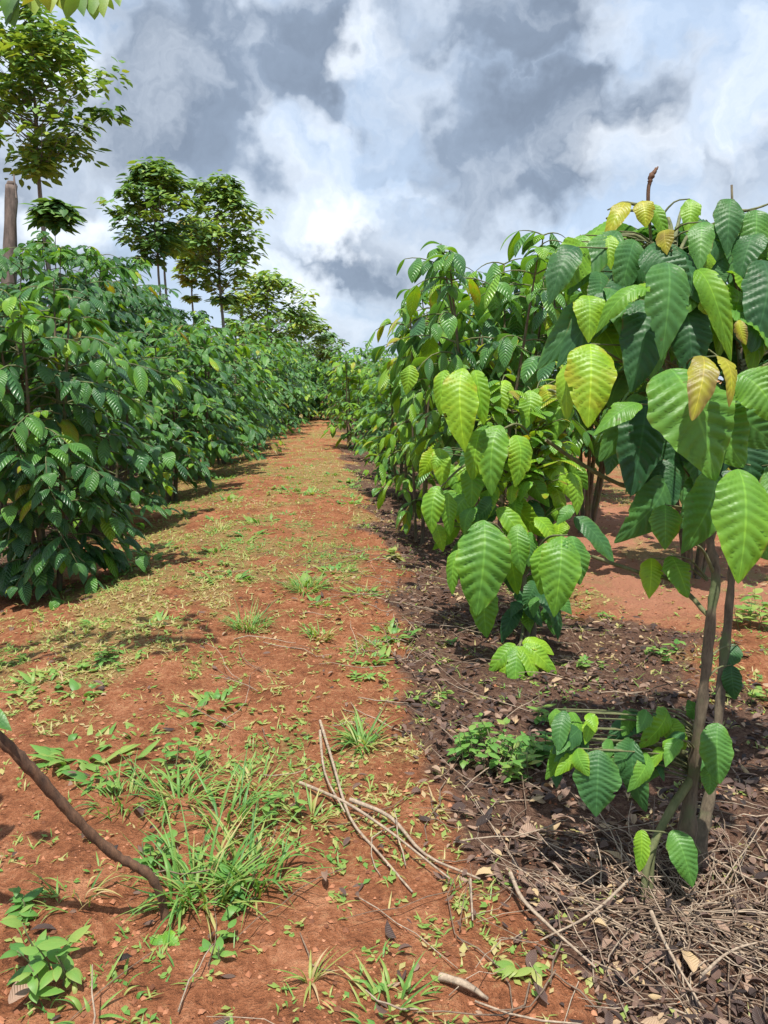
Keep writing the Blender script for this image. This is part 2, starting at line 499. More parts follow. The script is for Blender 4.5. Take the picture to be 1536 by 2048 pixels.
def build_ground():
    def grow(a, step, lim, f=1.16):
        o = []
        while abs(a) < lim:
            step *= f; a += step; o.append(a)
        return o
    xs = np.arange(-4.2, 4.2001, .032)
    xp = grow(xs[-1], .032, 2500); xn = [-v for v in grow(xs[-1], .032, 2500)][::-1]
    xs = np.concatenate([xn, xs, xp])
    ys = np.arange(1.0, 9.0, .03)
    y2 = [ys[-1]]; st = .03
    while y2[-1] < 3000:
        st *= 1.028 if y2[-1] < 60 else 1.2
        y2.append(y2[-1] + st)
    yn = [1.0]; st = .03
    while yn[-1] > -1500:
        st *= 1.25; yn.append(yn[-1] - st)
    ys = np.concatenate([yn[1:][::-1], ys, y2[1:]])
    X, Y = np.meshgrid(xs, ys)
    Z = gz(X, Y)
    V = np.stack([X, Y, Z], -1).reshape(-1, 3)
    nx = len(xs)
    i, j = np.meshgrid(np.arange(len(ys) - 1), np.arange(nx - 1), indexing='ij')
    a = i * nx + j
    Q = np.stack([a, a + 1, a + nx + 1, a + nx], -1).reshape(-1, 4)
    me = mesh_np('ground', V, Q, M['soil'], attrs={'litter': litter_mask(X, Y).ravel(), 'weed': weed_mask(X, Y).ravel(), 'bare': bare_mask(X, Y).ravel()})
    o = link_mesh('ground', me)
    tag(o, kind='structure')


build_ground()


def in_view(x, y, m=.15):
    """rough plan-view wedge of the camera, with a margin either side"""
    c, s = math.cos(-YAW), math.sin(-YAW)
    xx = x * c - y * s; yy = x * s + y * c
    return np.abs(xx) < yy * .50 + .5 + m


# ---- soil crumbs
def build_crumbs():
    n = 26000
    y = 1.2 + 8.5 * rng.random(n) ** 1.7; x = (rng.random(n) - .5) * (2.4 + y * 1.15) + .08 * y
    k = rng.random(n) < (1 - .6 * litter_mask(x, y))
    x, y = x[k], y[k]; n = len(x)
    s = .0025 + .009 * rng.random(n) ** 4
    base = np.array([(1, 0, 0), (-1, 0, 0), (0, 1, 0), (0, -1, 0), (0, 0, 1), (0, 0, -1)], float)
    tri = np.array([(0, 2, 4), (2, 1, 4), (1, 3, 4), (3, 0, 4), (2, 0, 5), (1, 2, 5), (3, 1, 5), (0, 3, 5)])
    V = base[None] * s[:, None, None] * (.6 + .8 * rng.random((n, 6, 1)))
    th = rng.random(n) * 6.28
    c, sn = np.cos(th)[:, None], np.sin(th)[:, None]
    V = np.stack([V[..., 0] * c - V[..., 1] * sn, V[..., 0] * sn + V[..., 1] * c, V[..., 2] * .8], -1)
    V += np.stack([x, y, gz(x, y) + s * .2], -1)[:, None]
    T = (tri[None] + (np.arange(n) * 6)[:, None, None]).reshape(-1, 3)
    me = mesh_np('soil_crumbs', V.reshape(-1, 3), None, M['crumb'], T=T, attrs={'tint': np.repeat(rng.random(n), 6)}, smooth=False)
    tag(link_mesh('soil_crumbs', me), 'loose crumbs of red soil strewn over the path', 'soil crumbs', kind='stuff')


build_crumbs()


# ---- creeping weeds and short grass over the path
def build_weed_cover():
    L = Leaves()
    B = Leaves()
    n = 62000
    y = 1.3 + 24 * rng.random(n) ** 1.9; x = (rng.random(n) - .5) * (2.2 + y * 1.1) + .08 * y
    m = weed_mask(x, y) * (1 - .8 * bare_mask(x, y))
    k = (rng.random(n) < m * (.85 + .02 * y)) & (x > -4.5) & (x < 4.5)
    x, y = x[k], y[k]
    z = gz(x, y)
    hue = fbm(x * 1.1, y * 1.1, 51)
    for xi, yi, zi, h in zip(x, y, z, hue):
        far = min(1, yi / 10)
        nb = 5 if yi < 6 else 3
        for b in range(nb):
            az = random.random() * 6.28; ln = random.uniform(.018, .055) * (1 + .8 * far)
            t = min(1, max(0, .66 + (h - .5) * .9 + random.uniform(-.25, .27)))
            if random.random() < .55:
                L.hang((xi + random.uniform(-.02, .02), yi + random.uniform(-.02, .02), zi - .004), az, ln, random.uniform(.003, .006) * (1 + 1.2 * far), t,
                       p_in=random.uniform(.4, 1.3), p_out=random.uniform(-.6, .5), fold=.1, rib=0)
            else:
                B.hang((xi + random.uniform(-.02, .02), yi + random.uniform(-.02, .02), zi + .004), az, ln * .55, ln * .32, t,
                       p_in=random.uniform(.1, .8), p_out=random.uniform(-.5, .3), fold=.1, rib=0)
    Va = L.mesh('short_weed_cover', M['grass'], nv=3, nu=1, shape='blade', amp=0)
    Vb = B.mesh('b', M['grass'], nv=2, nu=2, shape='oval', amp=0)
    oa = link_mesh('short_weed_cover', Va)
    tag(oa, 'short yellowish grass creeping in patches over the red path', 'grass', kind='stuff')
    ob = link_mesh('small_leaved_weed_cover', Vb)
    tag(ob, 'tiny round leaved weeds carpeting the red path', 'weeds', kind='stuff')


build_weed_cover()


# ---- dead leaves under the coffee rows
def build_litter():
    L = Leaves()
    n = 66000
    y = 1.3 + 20 * rng.random(n) ** 1.6; x = (rng.random(n) - .5) * (2.6 + y * 1.15) + .08 * y
    m = litter_mask(x, y)
    k = (rng.random(n) < np.maximum(m, .03) * (.9 - .02 * y)) & (x > -4.5) & (x < 4.5)
    x, y = x[k], y[k]; z = gz(x, y)
    for xi, yi, zi in zip(x, y, z):
        ln = random.choice([random.uniform(.02, .05), random.uniform(.02, .05), random.uniform(.03, .07)]); az = random.random() * 6.28
        t = min(1, max(0, random.gauss(.38, .26)))
        if random.random() < .05: t = random.uniform(.8, 1)
        L.hang((xi, yi, zi + random.uniform(.0, .03)), az, ln, ln * random.uniform(.3, .5), t, p_in=random.uniform(-.2, .7),
               p_out=random.uniform(-.9, .4), fold=random.uniform(-1.5, 1.5), rib=.6, twist=random.uniform(-.5, .5))
    tag(link_mesh('dead_leaf_litter', L.mesh('dead_leaf_litter', M['deadleaf'], nv=4, nu=2, nr=4, amp=.08)),
        'brown dead leaves lying thick under the coffee rows', 'leaf litter', kind='stuff')


build_litter()


def twig_points(p, az, ln, k=5, wob=.06, lift=0.0):
    """a dry twig lying on the ground from p along az"""
    pts = []
    a = az
    q = np.array(p[:2], float)
    for i in range(k + 1):
        z = float(gz(q[0], q[1])) + .012 + lift * (i / k)
        pts.append((q[0], q[1], z))
        a += random.gauss(0, wob * 3)
        q = q + np.array((math.cos(a), math.sin(a))) * ln / k
    return pts


def build_twig_tangle():
    T = Tubes(); T2 = Tubes()
    c = ground_at(1380, 1840)
    for i in range(760):
        if i < 360:
            r = abs(random.gauss(0, .42)); a = random.random() * 6.28
            p = (c[0] + r * math.cos(a), c[1] + r * math.sin(a) * .8)
        else:
            y = random.uniform(1.4, 7); p = (random.uniform(.35, 1.9) if random.random() < .8 else random.uniform(-.6, .4), y)
        ln = random.uniform(.12, .5)
        a = random.random() * 6.28
        r0 = random.uniform(.0013, .003)
        (T if random.random() < .45 else T2).add(twig_points(p, a, ln, 5, .09, random.choice([0, 0, .03, .06, .1])), [r0] * 3 + [r0 * .8] * 2 + [r0 * .5], seg=4)
    tag(link_mesh('brown_twig_tangle', T2.mesh('brown_twig_tangle', M['twig_dark'])), 'tangle of thin brown twigs mixed into the leaf litter', 'twigs', kind='stuff')
    tag(link_mesh('dry_twig_tangle', T.mesh('dry_twig_tangle', M['twig'])), 'tangle of thin dry twigs heaped around the near coffee stems', 'twigs', kind='stuff')


build_twig_tangle()


# ---- the twigs that can be told apart
def twig_between(pix, r0, label):
    pts = []
    for px, py, lift in pix:
        g = ground_at(px, py); g[2] += lift; pts.append(g)
    T = Tubes(pts[0])
    T.add(pts, np.linspace(r0, r0 * .45, len(pts)), seg=6, smooth=4, jitter=.25)
    o = link_mesh('dry_twig', T.mesh('dry_twig', M['twig']))
    o.location = Vector([float(v) for v in pts[0]])
    tag(o, label, 'twig', 'dry twigs lying on the ground')


for pix, r0, lab in [
    ([(640, 1450, .02), (665, 1540, .04), (700, 1650, .03), (760, 1720, .02), (825, 1790, .01)], .007, 'long pale dry twig slanting across the middle of the red path'),
    ([(640, 1470, .02), (650, 1560, .03), (690, 1640, .03)], .006, 'short pale twig making a narrow V with the long path twig'),
    ([(600, 1575, .02), (690, 1625, .04), (780, 1680, .03), (900, 1770, .02)], .007, 'grey twig crossing the long path twig towards the leaf litter'),
    ([(700, 1625, .05), (780, 1650, .03), (850, 1720, .02), (960, 1770, .02)], .008, 'thickest pale twig, running right from the twig crossing on the path'),
    ([(1020, 1770, .04), (1045, 1830, .05), (1100, 1880, .04), (1190, 1955, .03)], .007, 'pale twig lying diagonally on dark litter left of the near coffee stem'),
    ([(940, 1770, .02), (945, 1860, .03)], .005, 'short upright-looking twig at the edge of the leaf litter'),
    ([(1400, 1730, .05), (1460, 1760, .04), (1536, 1800, .04)], .005, 'thin grey twig reaching right from the near coffee stem'),
    ([(1260, 1790, .06), (1180, 1860, .05), (1080, 1900, .03)], .005, 'thin twig fanning left from the foot of the near coffee stem'),
    ([(1300, 1860, .06), (1330, 1930, .06), (1400, 2040, .04)], .006, 'twig running towards the viewer below the near coffee stem'),
    ([(1400, 1985, .05), (1460, 1940, .06), (1540, 1910, .05)], .005, 'pale twig rising to the right at the lower right corner'),
    ([(880, 1960, .01), (930, 1990, .03), (975, 2005, .01)], .012, 'curled tan bark strip on bare soil near the bottom edge'),
]:
    twig_between(pix, r0, lab)


# ------------------------------------------------------------------ coffee bushes
def coffee_meshes(seed, h, stems=3, rad=.8, leaf=.24, nv=6, nu=2, low=.35, tint=(.12, .45), lime=.12, mat=None, gap=.15, lean=.22, pairgap=.11, droop=0):
    """returns list of stem meshes, twig mesh, foliage mesh, young foliage mesh; the bush stands at the origin"""
    rs = random.Random(seed)
    S = []; TW = Tubes(); F = Leaves(); Y = Leaves()
    for k in range(stems):
        a = 6.28 * k / stems + rs.uniform(-.4, .4)
        hh = h * rs.uniform(.82, 1.0) if k else h
        p0 = np.array((.05 * math.cos(a), .05 * math.sin(a), -.05))
        ex = lean * rs.uniform(.6, 1.2) * hh * .5
        pts = [p0, (p0[0] + ex * .35 * math.cos(a), p0[1] + ex * .35 * math.sin(a), hh * .35), (ex * .75 * math.cos(a + .2), ex * .75 * math.sin(a + .2), hh * .7),
               (ex * math.cos(a + .3), ex * math.sin(a + .3), hh)]
        P, rr = resample(pts, [.022, .017, .012, .005], 8)
        t = Tubes(); t.add(P, rr, seg=6, jitter=.2)
        S.append(t)
        z = low; turn = rs.random() * 3.14
        while z < hh:
            f = (z - low) / max(hh - low, .1)
            i = np.argmin(np.abs(P[:, 2] - z)); b = P[i]
            for sgn in (0, math.pi):
                az = turn + sgn + rs.uniform(-.3, .3)
                ln = rad * (math.sin(math.pi * (.18 + .72 * f)) ** .7) * rs.uniform(.65, 1.1)
                if f > .93: ln = rs.uniform(.12, .3)
                if rs.random() < .14: continue
                up0 = rs.uniform(.25, .6); dn = rs.uniform(.25, .7) * (1 - .4 * f)
                bp = []
                for s in np.linspace(0, 1, 6):
                    r_ = ln * s; zz = b[2] + ln * (up0 * s - (dn + .2) * s * s)
                    bp.append((b[0] + r_ * math.cos(az + .2 * s), b[1] + r_ * math.sin(az + .2 * s), max(zz, .06)))
                bp = np.array(bp)
                TW.add(bp, np.linspace(.007, .003, 6), seg=4)
                npair = max(1, int(ln / pairgap))
                for q in range(npair + 1):
                    s = .34 + .66 * q / max(npair, 1)
                    if q == npair: s = 1
                    x = s * 5; i0 = min(int(x), 4); pp = bp[i0] + (bp[i0 + 1] - bp[i0]) * (x - i0)
                    for sd in (-1, 1):
                        if rs.random() < .2: continue
                        la = az + sd * rs.uniform(.5, 1.25) * (1 - .35 * (q == npair))
                        ll = leaf * rs.uniform(.45, 1.12) * (.8 if q == npair else 1)
                        young = rs.random() < lime * (1.6 if q == npair else .7)
                        tt = rs.uniform(.55, .86) if young else rs.uniform(*tint) + (.06 if f > .8 else 0)
                        if rs.random() < .003: tt = rs.uniform(.9, 1)
                        (Y if young else F).hang(pp, la, ll, ll * rs.uniform(.35, .46), tt, p_in=rs.uniform(-.6, .6) - .5 * droop, p_out=rs.uniform(-1.5, -.95) * (1 - droop) - rs.uniform(1.35, 1.6) * droop,
                                                 fold=rs.uniform(.1, .4), rib=1, twist=rs.uniform(-.55, .55))
            z += gap * rs.uniform(.8, 1.2); turn += 1.57 + rs.uniform(-.3, .3)
        for q in range(7):
            ll = leaf * rs.uniform(.5, .95)
            Y.hang(P[-1] - np.array((0, 0, rs.uniform(0, .14))), q * .9 + rs.uniform(-.3, .3), ll, ll * .42, rs.uniform(.36, .66), p_in=rs.uniform(-.1, .8), p_out=rs.uniform(-1.5, -.9), fold=.25)
    mat = mat or M['leaf']
    am = .03 if nv > 30 else 0
    return ([s.mesh('stem', M['bark']) for s in S], TW.mesh('twigs', M['bark_green']),
            F.mesh('foliage', mat, nv=nv, nu=nu, amp=am), Y.mesh('young_foliage', mat, nv=nv, nu=nu, amp=am))


def place_bush(meshes, x, y, rz, sc, label, group, sz=None, cat='coffee bush'):
    t = thing('coffee_bush', (x, y, float(gz(x, y))), label, cat, group)
    t.rotation_euler = (0, 0, rz); t.scale = (sc, sc, sz or sc)
    for s in meshes[0]: link_mesh('stem', s, t)
    link_mesh('twigs', meshes[1], t); link_mesh('foliage', meshes[2], t); link_mesh('young_foliage', meshes[3], t)
    return t


LEFT_NEAR = coffee_meshes(11, 2.3, 5, .82, .27, nv=20, nu=4, low=.25, tint=(.08, .44), lime=.06, gap=.14, pairgap=.105, droop=.3)
LEFT_MID = coffee_meshes(12, 2.3, 4, .9, .25, nv=12, nu=4, low=.42, tint=(.12, .46), lime=.1, gap=.14, pairgap=.1)
LEFT_TALL = coffee_meshes(13, 3.6, 4, 1.15, .30, nv=8, nu=2, low=.7, tint=(.02, .30), lime=.03, gap=.14, lean=.3, pairgap=.1)
FAR = [coffee_meshes(20 + i, 2.3, 3, .95, .25, nv=4, nu=2, low=.2, tint=(.12, .46), lime=.13, gap=.15, pairgap=.11) for i in range(3)]
RIGHT_MID = coffee_meshes(31, 2.8, 6, .62, .36, nv=24, nu=4, low=.95, tint=(.16, .50), lime=.2, gap=.2, pairgap=.17, lean=.38, droop=.6)
RIGHT_LIME = coffee_meshes(32, 1.9, 3, .6, .28, nv=12, nu=4, low=.3, tint=(.34, .66), lime=.45, gap=.16, pairgap=.13)
SMALL = coffee_meshes(33, .9, 2, .4, .2, nv=6, nu=2, low=.08, tint=(.25, .5), lime=.25, gap=.13)

GL, GL2, GR, GR2 = 'coffee bushes in the row left of the path', 'tall coffee bushes behind the left row', 'coffee bushes in the row right of the path', 'coffee bushes in the second row on the right'
ORD = ['first', 'second', 'third', 'fourth', 'fifth', 'sixth', 'seventh', 'eighth']
LL = ['leafy dark green coffee bush at the left edge, foliage down to the soil',
      'airy coffee bush with pale shining leaves, second along the left of the path',
      'coffee bush with bare lower stems, third along the left of the path',
      'coffee bush with a lime low shoot, fourth along the left of the path',
      'fifth coffee bush along the left side of the path',
      'sixth coffee bush along the left side of the path']
for i, (x, y, rz, sc, ms) in enumerate([(-2.15, 6.3, .9, 1.06, LEFT_NEAR), (-2.3, 8.9, 2.0, 1.02, LEFT_MID), (-2.1, 11.2, 4.1, 1.06, LEFT_MID), (-2.0, 13.5, 1.0, 1.15, LEFT_MID),
                                        (-1.95, 15.8, 2.6, 1.22, FAR[0]), (-1.9, 18.2, 5.0, 1.28, FAR[1])]):
    place_bush(ms, x, y, rz, sc, LL[i], GL)
for i in range(14):
    y = 20.6 + i * 2.5 + random.uniform(-.3, .3)
    place_bush(FAR[i % 3], float(-1.45 + path_c(y) + random.uniform(-.2, .2)), y, random.random() * 6, random.uniform(1.2, 1.5), 'small distant coffee bush in the hedge left of the path', GL + ', far end')
for i, (x, y, sc, lab) in enumerate([(-3.7, 9.3, .84, 'tall dark coffee bush behind the bush at the left edge'),
                                     (-3.8, 11.9, 1.0, 'tall dark coffee bush below the single tall tree'),
                                     (-4.1, 14.4, 1.12, 'tall dark drooping coffee bush left of the twin thin trunks'),
                                     (-5.9, 12.6, 1.02, 'tall dark coffee bush at the left edge beneath the broken trunk'),
                                     (-4.3, 17.2, 1.15, 'tall coffee bush in front of the twin thin trunks'),
                                     (-4.5, 20.4, 1.1, 'tall coffee bush under the second shade tree')]):
    place_bush(LEFT_TALL, x, y, i * 1.9, sc, lab, GL2)
for i in range(9):
    place_bush(FAR[i % 3], -2.2 + i * .62 + random.uniform(-.2, .2), 28 + 3.5 * abs(math.sin(i * 2.1)) + (i % 2) * 3, random.random() * 6, random.uniform(.95, 1.3), 'distant coffee bush closing the end of the path', 'coffee bushes closing the end of the path')
for i in range(12):
    place_bush(LEFT_TALL, -9 + i * 2.0 + random.uniform(-.4, .4), 62 + random.uniform(-5, 5), random.random() * 6, random.uniform(.8, 1.1), 'far dark bush on the skyline beyond the end of the path', 'bushes on the skyline')
for i in range(6):
    place_bush(LEFT_TALL if i < 3 else FAR[i % 3], -4.9 + random.uniform(-.3, .3), 23 + i * 3.4, random.random() * 6, 1.15 if i < 3 else 1.6, 'distant coffee bush between the left hedge and the shade trees', GL2 + ', far end')

# right side
place_bush(RIGHT_MID, 1.46, 6.4, .3, .98, 'tall coffee bush with large drooping leaves behind the lime leaves', GR)
place_bush(RIGHT_MID, 1.55, 9.2, 2.2, 1.0, 'coffee bush left of the tall drooping one, showing yellow lower leaves', GR)
place_bush(RIGHT_LIME, 1.1, 10.6, 1.2, 1.0, 'loose coffee bush with lime and yellow leaves beside the path', GR)
b_ = place_bush(RIGHT_LIME, .98, 7.7, 2.9, .78, 'slender coffee bush with yellowing leaves, its top sprig alone against the sky', GR, sz=1.3)
place_bush(FAR[0], 1.3, 12.9, 3.0, .8, 'fourth coffee bush along the right side of the path', GR)
place_bush(FAR[1], 1.35, 15.6, 1.4, .9, 'fifth coffee bush along the right side of the path', GR)
place_bush(RIGHT_LIME, .7, 18.0, 4.0, 1.15, 'lime green coffee bush standing out at the far right of the path', GR)
for i in range(11):
    y = 21 + i * 2.9
    place_bush(FAR[(i + 1) % 3], float(1.75 + path_c(y)), y, random.random() * 6, random.uniform(.85, 1.05), 'small distant coffee bush in the row right of the path', GR + ', far end')
place_bush(RIGHT_MID, 3.0, 6.0, 4.2, .95, 'tall coffee bush at the right edge behind the big ribbed leaves', GR2)
place_bush(RIGHT_MID, 2.75, 7.9, 5.1, 1.05, 'tall coffee bush on the slanting bare trunk beside the bare soil', GR2)
place_bush(LEFT_TALL, 3.3, 10.6, 1.1, .95, 'dark coffee bush behind the slanting bare trunk', GR2)
place_bush(LEFT_TALL, 3.0, 13.6, 2.1, .95, 'dark coffee bush deep in the second row on the right', GR2)
for i in range(4):
    place_bush(FAR[i % 3], 3.4, 17 + 3.2 * i, random.random() * 6, 1.15, 'distant coffee bush in the second row on the right', GR2 + ', far end')
# low growth filling the feet of the right row
for i, (px, py, sc, lab) in enumerate([(668, 852, 1.2, 'low coffee seedling where the path narrows in the distance'), (760, 905, 1.0, 'low coffee seedling at the right edge of the far path'),
                                       (830, 900, 1.3, 'low bushy coffee plant at the foot of the fourth right bush'), (880, 965, 1.1, 'low coffee plant left of the lime leaves')]):
    g = ground_at(px, py)
    place_bush(SMALL, g[0], g[1], i * 1.3, sc, lab, 'low coffee plants right of the path', cat='coffee plant')


# ------------------------------------------------------------------ hand shaped near plants
def px_leaf(L, x0, y0, d0, x1, y1, d1, wpx, tint, face=0.0, bulge=.18, fold=.14, rib=1.0, side=0.0):
    """a leaf hanging from (x0,y0) to its tip (x1,y1); bulge bends it forward and up, face turns it round its own axis"""
    a = at(x0, y0, d0); b = at(x1, y1, d1)
    ln = np.linalg.norm(b - a)
    ax = (b - a) / ln
    s = CR - ax * np.dot(CR, ax); s /= np.linalg.norm(s)
    n = np.cross(s, ax)
    if np.dot(n, CB) < 0: n = -n
    s2 = s * math.cos(face) + n * math.sin(face)
    n2 = np.cross(s2, ax)
    if np.dot(n2, CB + np.array((0, 0, .3))) < 0: n2 = -n2
    mid = a + (b - a) * .36 + n2 * ln * bulge * 1.9 + s * ln * side + np.array((0, 0, 1)) * ln * bulge * .4
    w = 1.0 * wpx / FPX * (d0 + d1) / 2 / max(.3, abs(math.cos(face)))
    L.add(a, mid, b, s2, w, tint, fold, rib)


def stem_px(T, pts, radii, **kw):
    P = [at(x, y, d) for x, y, d in pts]
    T.add(P, radii, smooth=9, **kw)
    return P


def near_plant():
    g = ground_at(1362, 1765)
    t = thing('coffee_plant', g, 'near coffee plant with huge ribbed leaves on two bare stems, at the right', 'coffee plant', 'coffee plants close to the viewer')
    d0 = float(np.dot(g - np.array(CAM_LOC), -CB))
    a = Tubes(g)
    stem_px(a, [(1362, 1775, d0), (1385, 1560, d0 - .04), (1405, 1400, d0 - .08), (1424, 1220, d0 - .1), (1430, 1140, d0 - .1), (1400, 1000, d0 - .05), (1350, 800, d0), (1310, 560, d0 + .02), (1297, 410, d0)],
            [.036, .0185, .0155, .016, .015, .013, .010, .007, .004], seg=12, jitter=.36, knob=.07)
    link_mesh('stem', a.mesh('stem', M['bark']), t)
    b = Tubes(g)
    stem_px(b, [(1385, 1740, d0 + .05), (1425, 1560, d0 + .08), (1444, 1350, d0 + .12), (1462, 1170, d0 + .14), (1475, 950, d0 + .12), (1480, 700, d0 + .1), (1463, 370, d0 + .05)],
            [.030, .017, .0145, .014, .012, .009, .004], seg=12, jitter=.36, knob=.07)
    link_mesh('stem', b.mesh('stem', M['bark']), t)
    c = Tubes(g)
    stem_px(c, [(1288, 1870, d0 - .1), (1292, 1740, d0 - .1), (1330, 1640, d0 - .06), (1392, 1545, d0 - .04)], [.011, .011, .013, .015], seg=8, jitter=.15)
    stem_px(c, [(1300, 1860, d0 - .08), (1308, 1700, d0 - .08), (1345, 1620, d0 - .05)], [.007, .008, .009], seg=6)
    link_mesh('basal_shoot', c.mesh('basal_shoot', M['bark_green']), t)
    tip = Tubes(g)
    stem_px(tip, [(1296, 415, d0), (1298, 370, d0), (1312, 336, d0)], [.006, .006, .004], seg=6)
    stem_px(tip, [(1298, 372, d0 - .002), (1303, 352, d0 - .004), (1316, 334, d0)], [.005, .0095, .003], seg=6, jitter=.6)
    link_mesh('dry_shoot_tip', tip.mesh('dry_shoot_tip', M['bark_brown']), t)
    br = Tubes(g)
    for pts in ([(1092, 880, d0 - .1), (1150, 920, d0 - .05), (1220, 960, d0), (1300, 990, d0 + .02), (1410, 1040, d0 - .06)],
                [(1182, 1112, d0), (1270, 1142, d0), (1350, 1165, d0), (1420, 1235, d0 - .08)],
                [(1430, 1150, d0 - .1), (1405, 1100, d0 - .15), (1380, 1085, d0 - .2)],
                [(1385, 1540, d0), (1330, 1510, d0 - .03), (1260, 1480, d0 - .05), (1190, 1500, d0 - .1)],
                [(1345, 800, d0), (1270, 740, d0 - .15), (1190, 690, d0 - .3)],
                [(1345, 760, d0), (1400, 700, d0 - .15), (1440, 715, d0 - .25)],
                [(1310, 560, d0), (1330, 520, d0 - .15), (1345, 500, d0 - .25)],
                [(1320, 600, d0), (1240, 540, d0 - .05), (1160, 470, d0 - .05)],
                [(1478, 800, d0 + .1), (1500, 760, d0 - .1), (1560, 740, d0 - .2)],
                [(1475, 960, d0 + .1), (1480, 930, d0 - .1), (1500, 930, d0 - .25)],
                [(1465, 420, d0 + .05), (1500, 420, d0), (1560, 400, d0)],
                [(1300, 420, d0), (1250, 405, d0), (1215, 420, d0)],
                [(1478, 620, d0), (1430, 560, d0 - .05), (1390, 530, d0 - .1)]):
        br = Tubes(g)
        stem_px(br, pts, np.linspace(.006, .0085, len(pts)) if pts[0][0] < 1200 else np.linspace(.0065, .0025, len(pts)), seg=6, jitter=.3)
        link_mesh('branch', br.mesh('branch', M['bark_green']), t)

    L = Leaves(g)
    D = d0
    # the leaves that can be told apart: x0,y0,d, tip, width, tint
    hand = [
        (1340, 738, D - .42, 1432, 962, D - .50, 175, .50, -.1, .16),
        (1398, 800, D - .36, 1488, 935, D - .42, 120, .48, .3, .14),
        (1180, 688, D - .30, 1176, 856, D - .36, 100, .74, .1, .13),
        (1150, 720, D - .27, 1135, 840, D - .30, 42, .72, .5, .10),
        (1335, 525, D - .36, 1322, 722, D - .42, 98, .34, -.1, .16),
        (1278, 600, D - .22, 1262, 785, D - .28, 92, .12, .15, .15),
        (1300, 580, D - .30, 1192, 668, D - .28, 36, .56, .7, .18),
        (1292, 800, D - .20, 1262, 992, D - .26, 96, .04, .1, .12),
        (1325, 920, D - .15, 1298, 1056, D - .18, 78, .03, .2, .10),
        (1425, 940, D - .36, 1362, 1108, D - .42, 92, .38, -.3, .14),
        (1476, 938, D - .50, 1476, 1168, D - .58, 124, .56, .0, .14),
        (1330, 1010, D - .28, 1330, 1100, D - .30, 60, .45, .3, .12),
        (1404, 712, D - .55, 1384, 842, D - .62, 58, .98, .15, .15),
        (1436, 712, D - .55, 1458, 815, D - .60, 38, .97, -.4, .18),
        (1475, 750, D - .45, 1560, 850, D - .5, 90, .52, .3, .15),
        (1392, 538, D - .22, 1462, 725, D - .30, 44, .60, .6, .20),
        (1462, 398, D - .1, 1454, 512, D - .14, 58, .24, .1, .12),
        (1512, 420, D - .1, 1508, 520, D - .14, 66, .40, .1, .12),
        (1524, 520, D - .2, 1502, 705, D - .26, 92, .10, .1, .12),
        (1252, 405, D, 1205, 490, D - .04, 36, .90, .3, .18),
        (1284, 402, D - .05, 1292, 455, D - .08, 42, .88, .2, .15),
        (1330, 460, D - .2, 1334, 510, D - .24, 32, .92, .6, .15),
        (1300, 410, D - .02, 1334, 480, D - .05, 28, .62, .4, .15),
        (1380, 398, D - .02, 1374, 470, D - .05, 40, .66, .2, .10),
        (1165, 470, D - .05, 1182, 610, D - .10, 58, .60, .2, .12),
        (1150, 485, D - .03, 1132, 545, D - .05, 30, .72, .4, .12),
        (1215, 470, D - .10, 1222, 540, D - .14, 38, .70, .3, .14),
        (1185, 600, D - .15, 1160, 700, D - .18, 60, .48, .3, .15),
        (1270, 480, D - .12, 1240, 600, D - .16, 62, .28, -.2, .15),
        (1400, 460, D - .1, 1430, 500, D - .12, 50, .66, .3, .15),
        (1282, 808, D - .34, 1186, 872, D - .36, 44, .50, .6, .16),
        (1150, 650, D - .1, 1140, 690, D - .12, 26, .86, .3, .15),
        (1404, 600, D - .25, 1418, 630, D - .27, 24, .86, .5, .1),
        (1478, 640, D - .28, 1492, 690, D - .3, 22, .84, .5, .1),
        (1302, 1116, D, 1298, 1198, D - .04, 44, .74, .3, .12),
        (1342, 1112, D - .02, 1376, 1196, D - .06, 60, .62, -.3, .14),
        (1436, 1446, D - .12, 1440, 1568, D - .16, 66, .34, .1, .12),
        (1415, 1530, D - .08, 1418, 1590, D - .1, 34, .42, .3, .1),
        (1198, 1500, D - .20, 1192, 1634, D - .24, 94, .16, .1, .10),
        (1268, 1482, D - .12, 1292, 1624, D - .14, 48, .14, .5, .10),
        (1345, 1660, D - .15, 1385, 1775, D - .2, 58, .40, .1, .14),
        (1282, 1660, D - .18, 1278, 1745, D - .2, 30, .68, .5, .10),
        (1395, 1440, D - .02, 1375, 1400, D - .05, 34, .22, .2, .1),
        (1350, 1440, D + .02, 1290, 1470, D, 52, .22, .4, .15),
        (1290, 1430, D - .02, 1215, 1480, D - .05, 50, .18, .4, .15),
        (1330, 1440, D - .05, 1370, 1500, D - .08, 40, .64, .4, .15),
        (1475, 1290, D + .14, 1440, 1340, D + .12, 40, .14, .3, .1),
        (1462, 1330, D + .1, 1470, 1400, D + .1, 40, .12, .2, .1),
        (1480, 850, D - .1, 1510, 990, D - .15, 90, .03, .1, .12),
        (1448, 820, D - .15, 1440, 950, D - .2, 80, .05, .2, .12),
        (1375, 610, D - .18, 1388, 760, D - .22, 80, .10, .3, .12),
        (1236, 560, D - .1, 1206, 700, D - .14, 70, .12, -.2, .15),
        (1430, 500, D - .08, 1416, 620, D - .1, 66, .16, .2, .12),
        (1380, 840, D - .1, 1330, 960, D - .14, 80, .04, .1, .12),
        (1500, 1040, D - .1, 1540, 1120, D - .14, 70, .45, .1, .12),
        (1540, 930, D - .2, 1590, 1100, D - .25, 90, .35, .1, .12),
        (1250, 880, D - .05, 1215, 950, D - .08, 40, .14, .4, .12),
    ]
    r3 = random.Random(21)
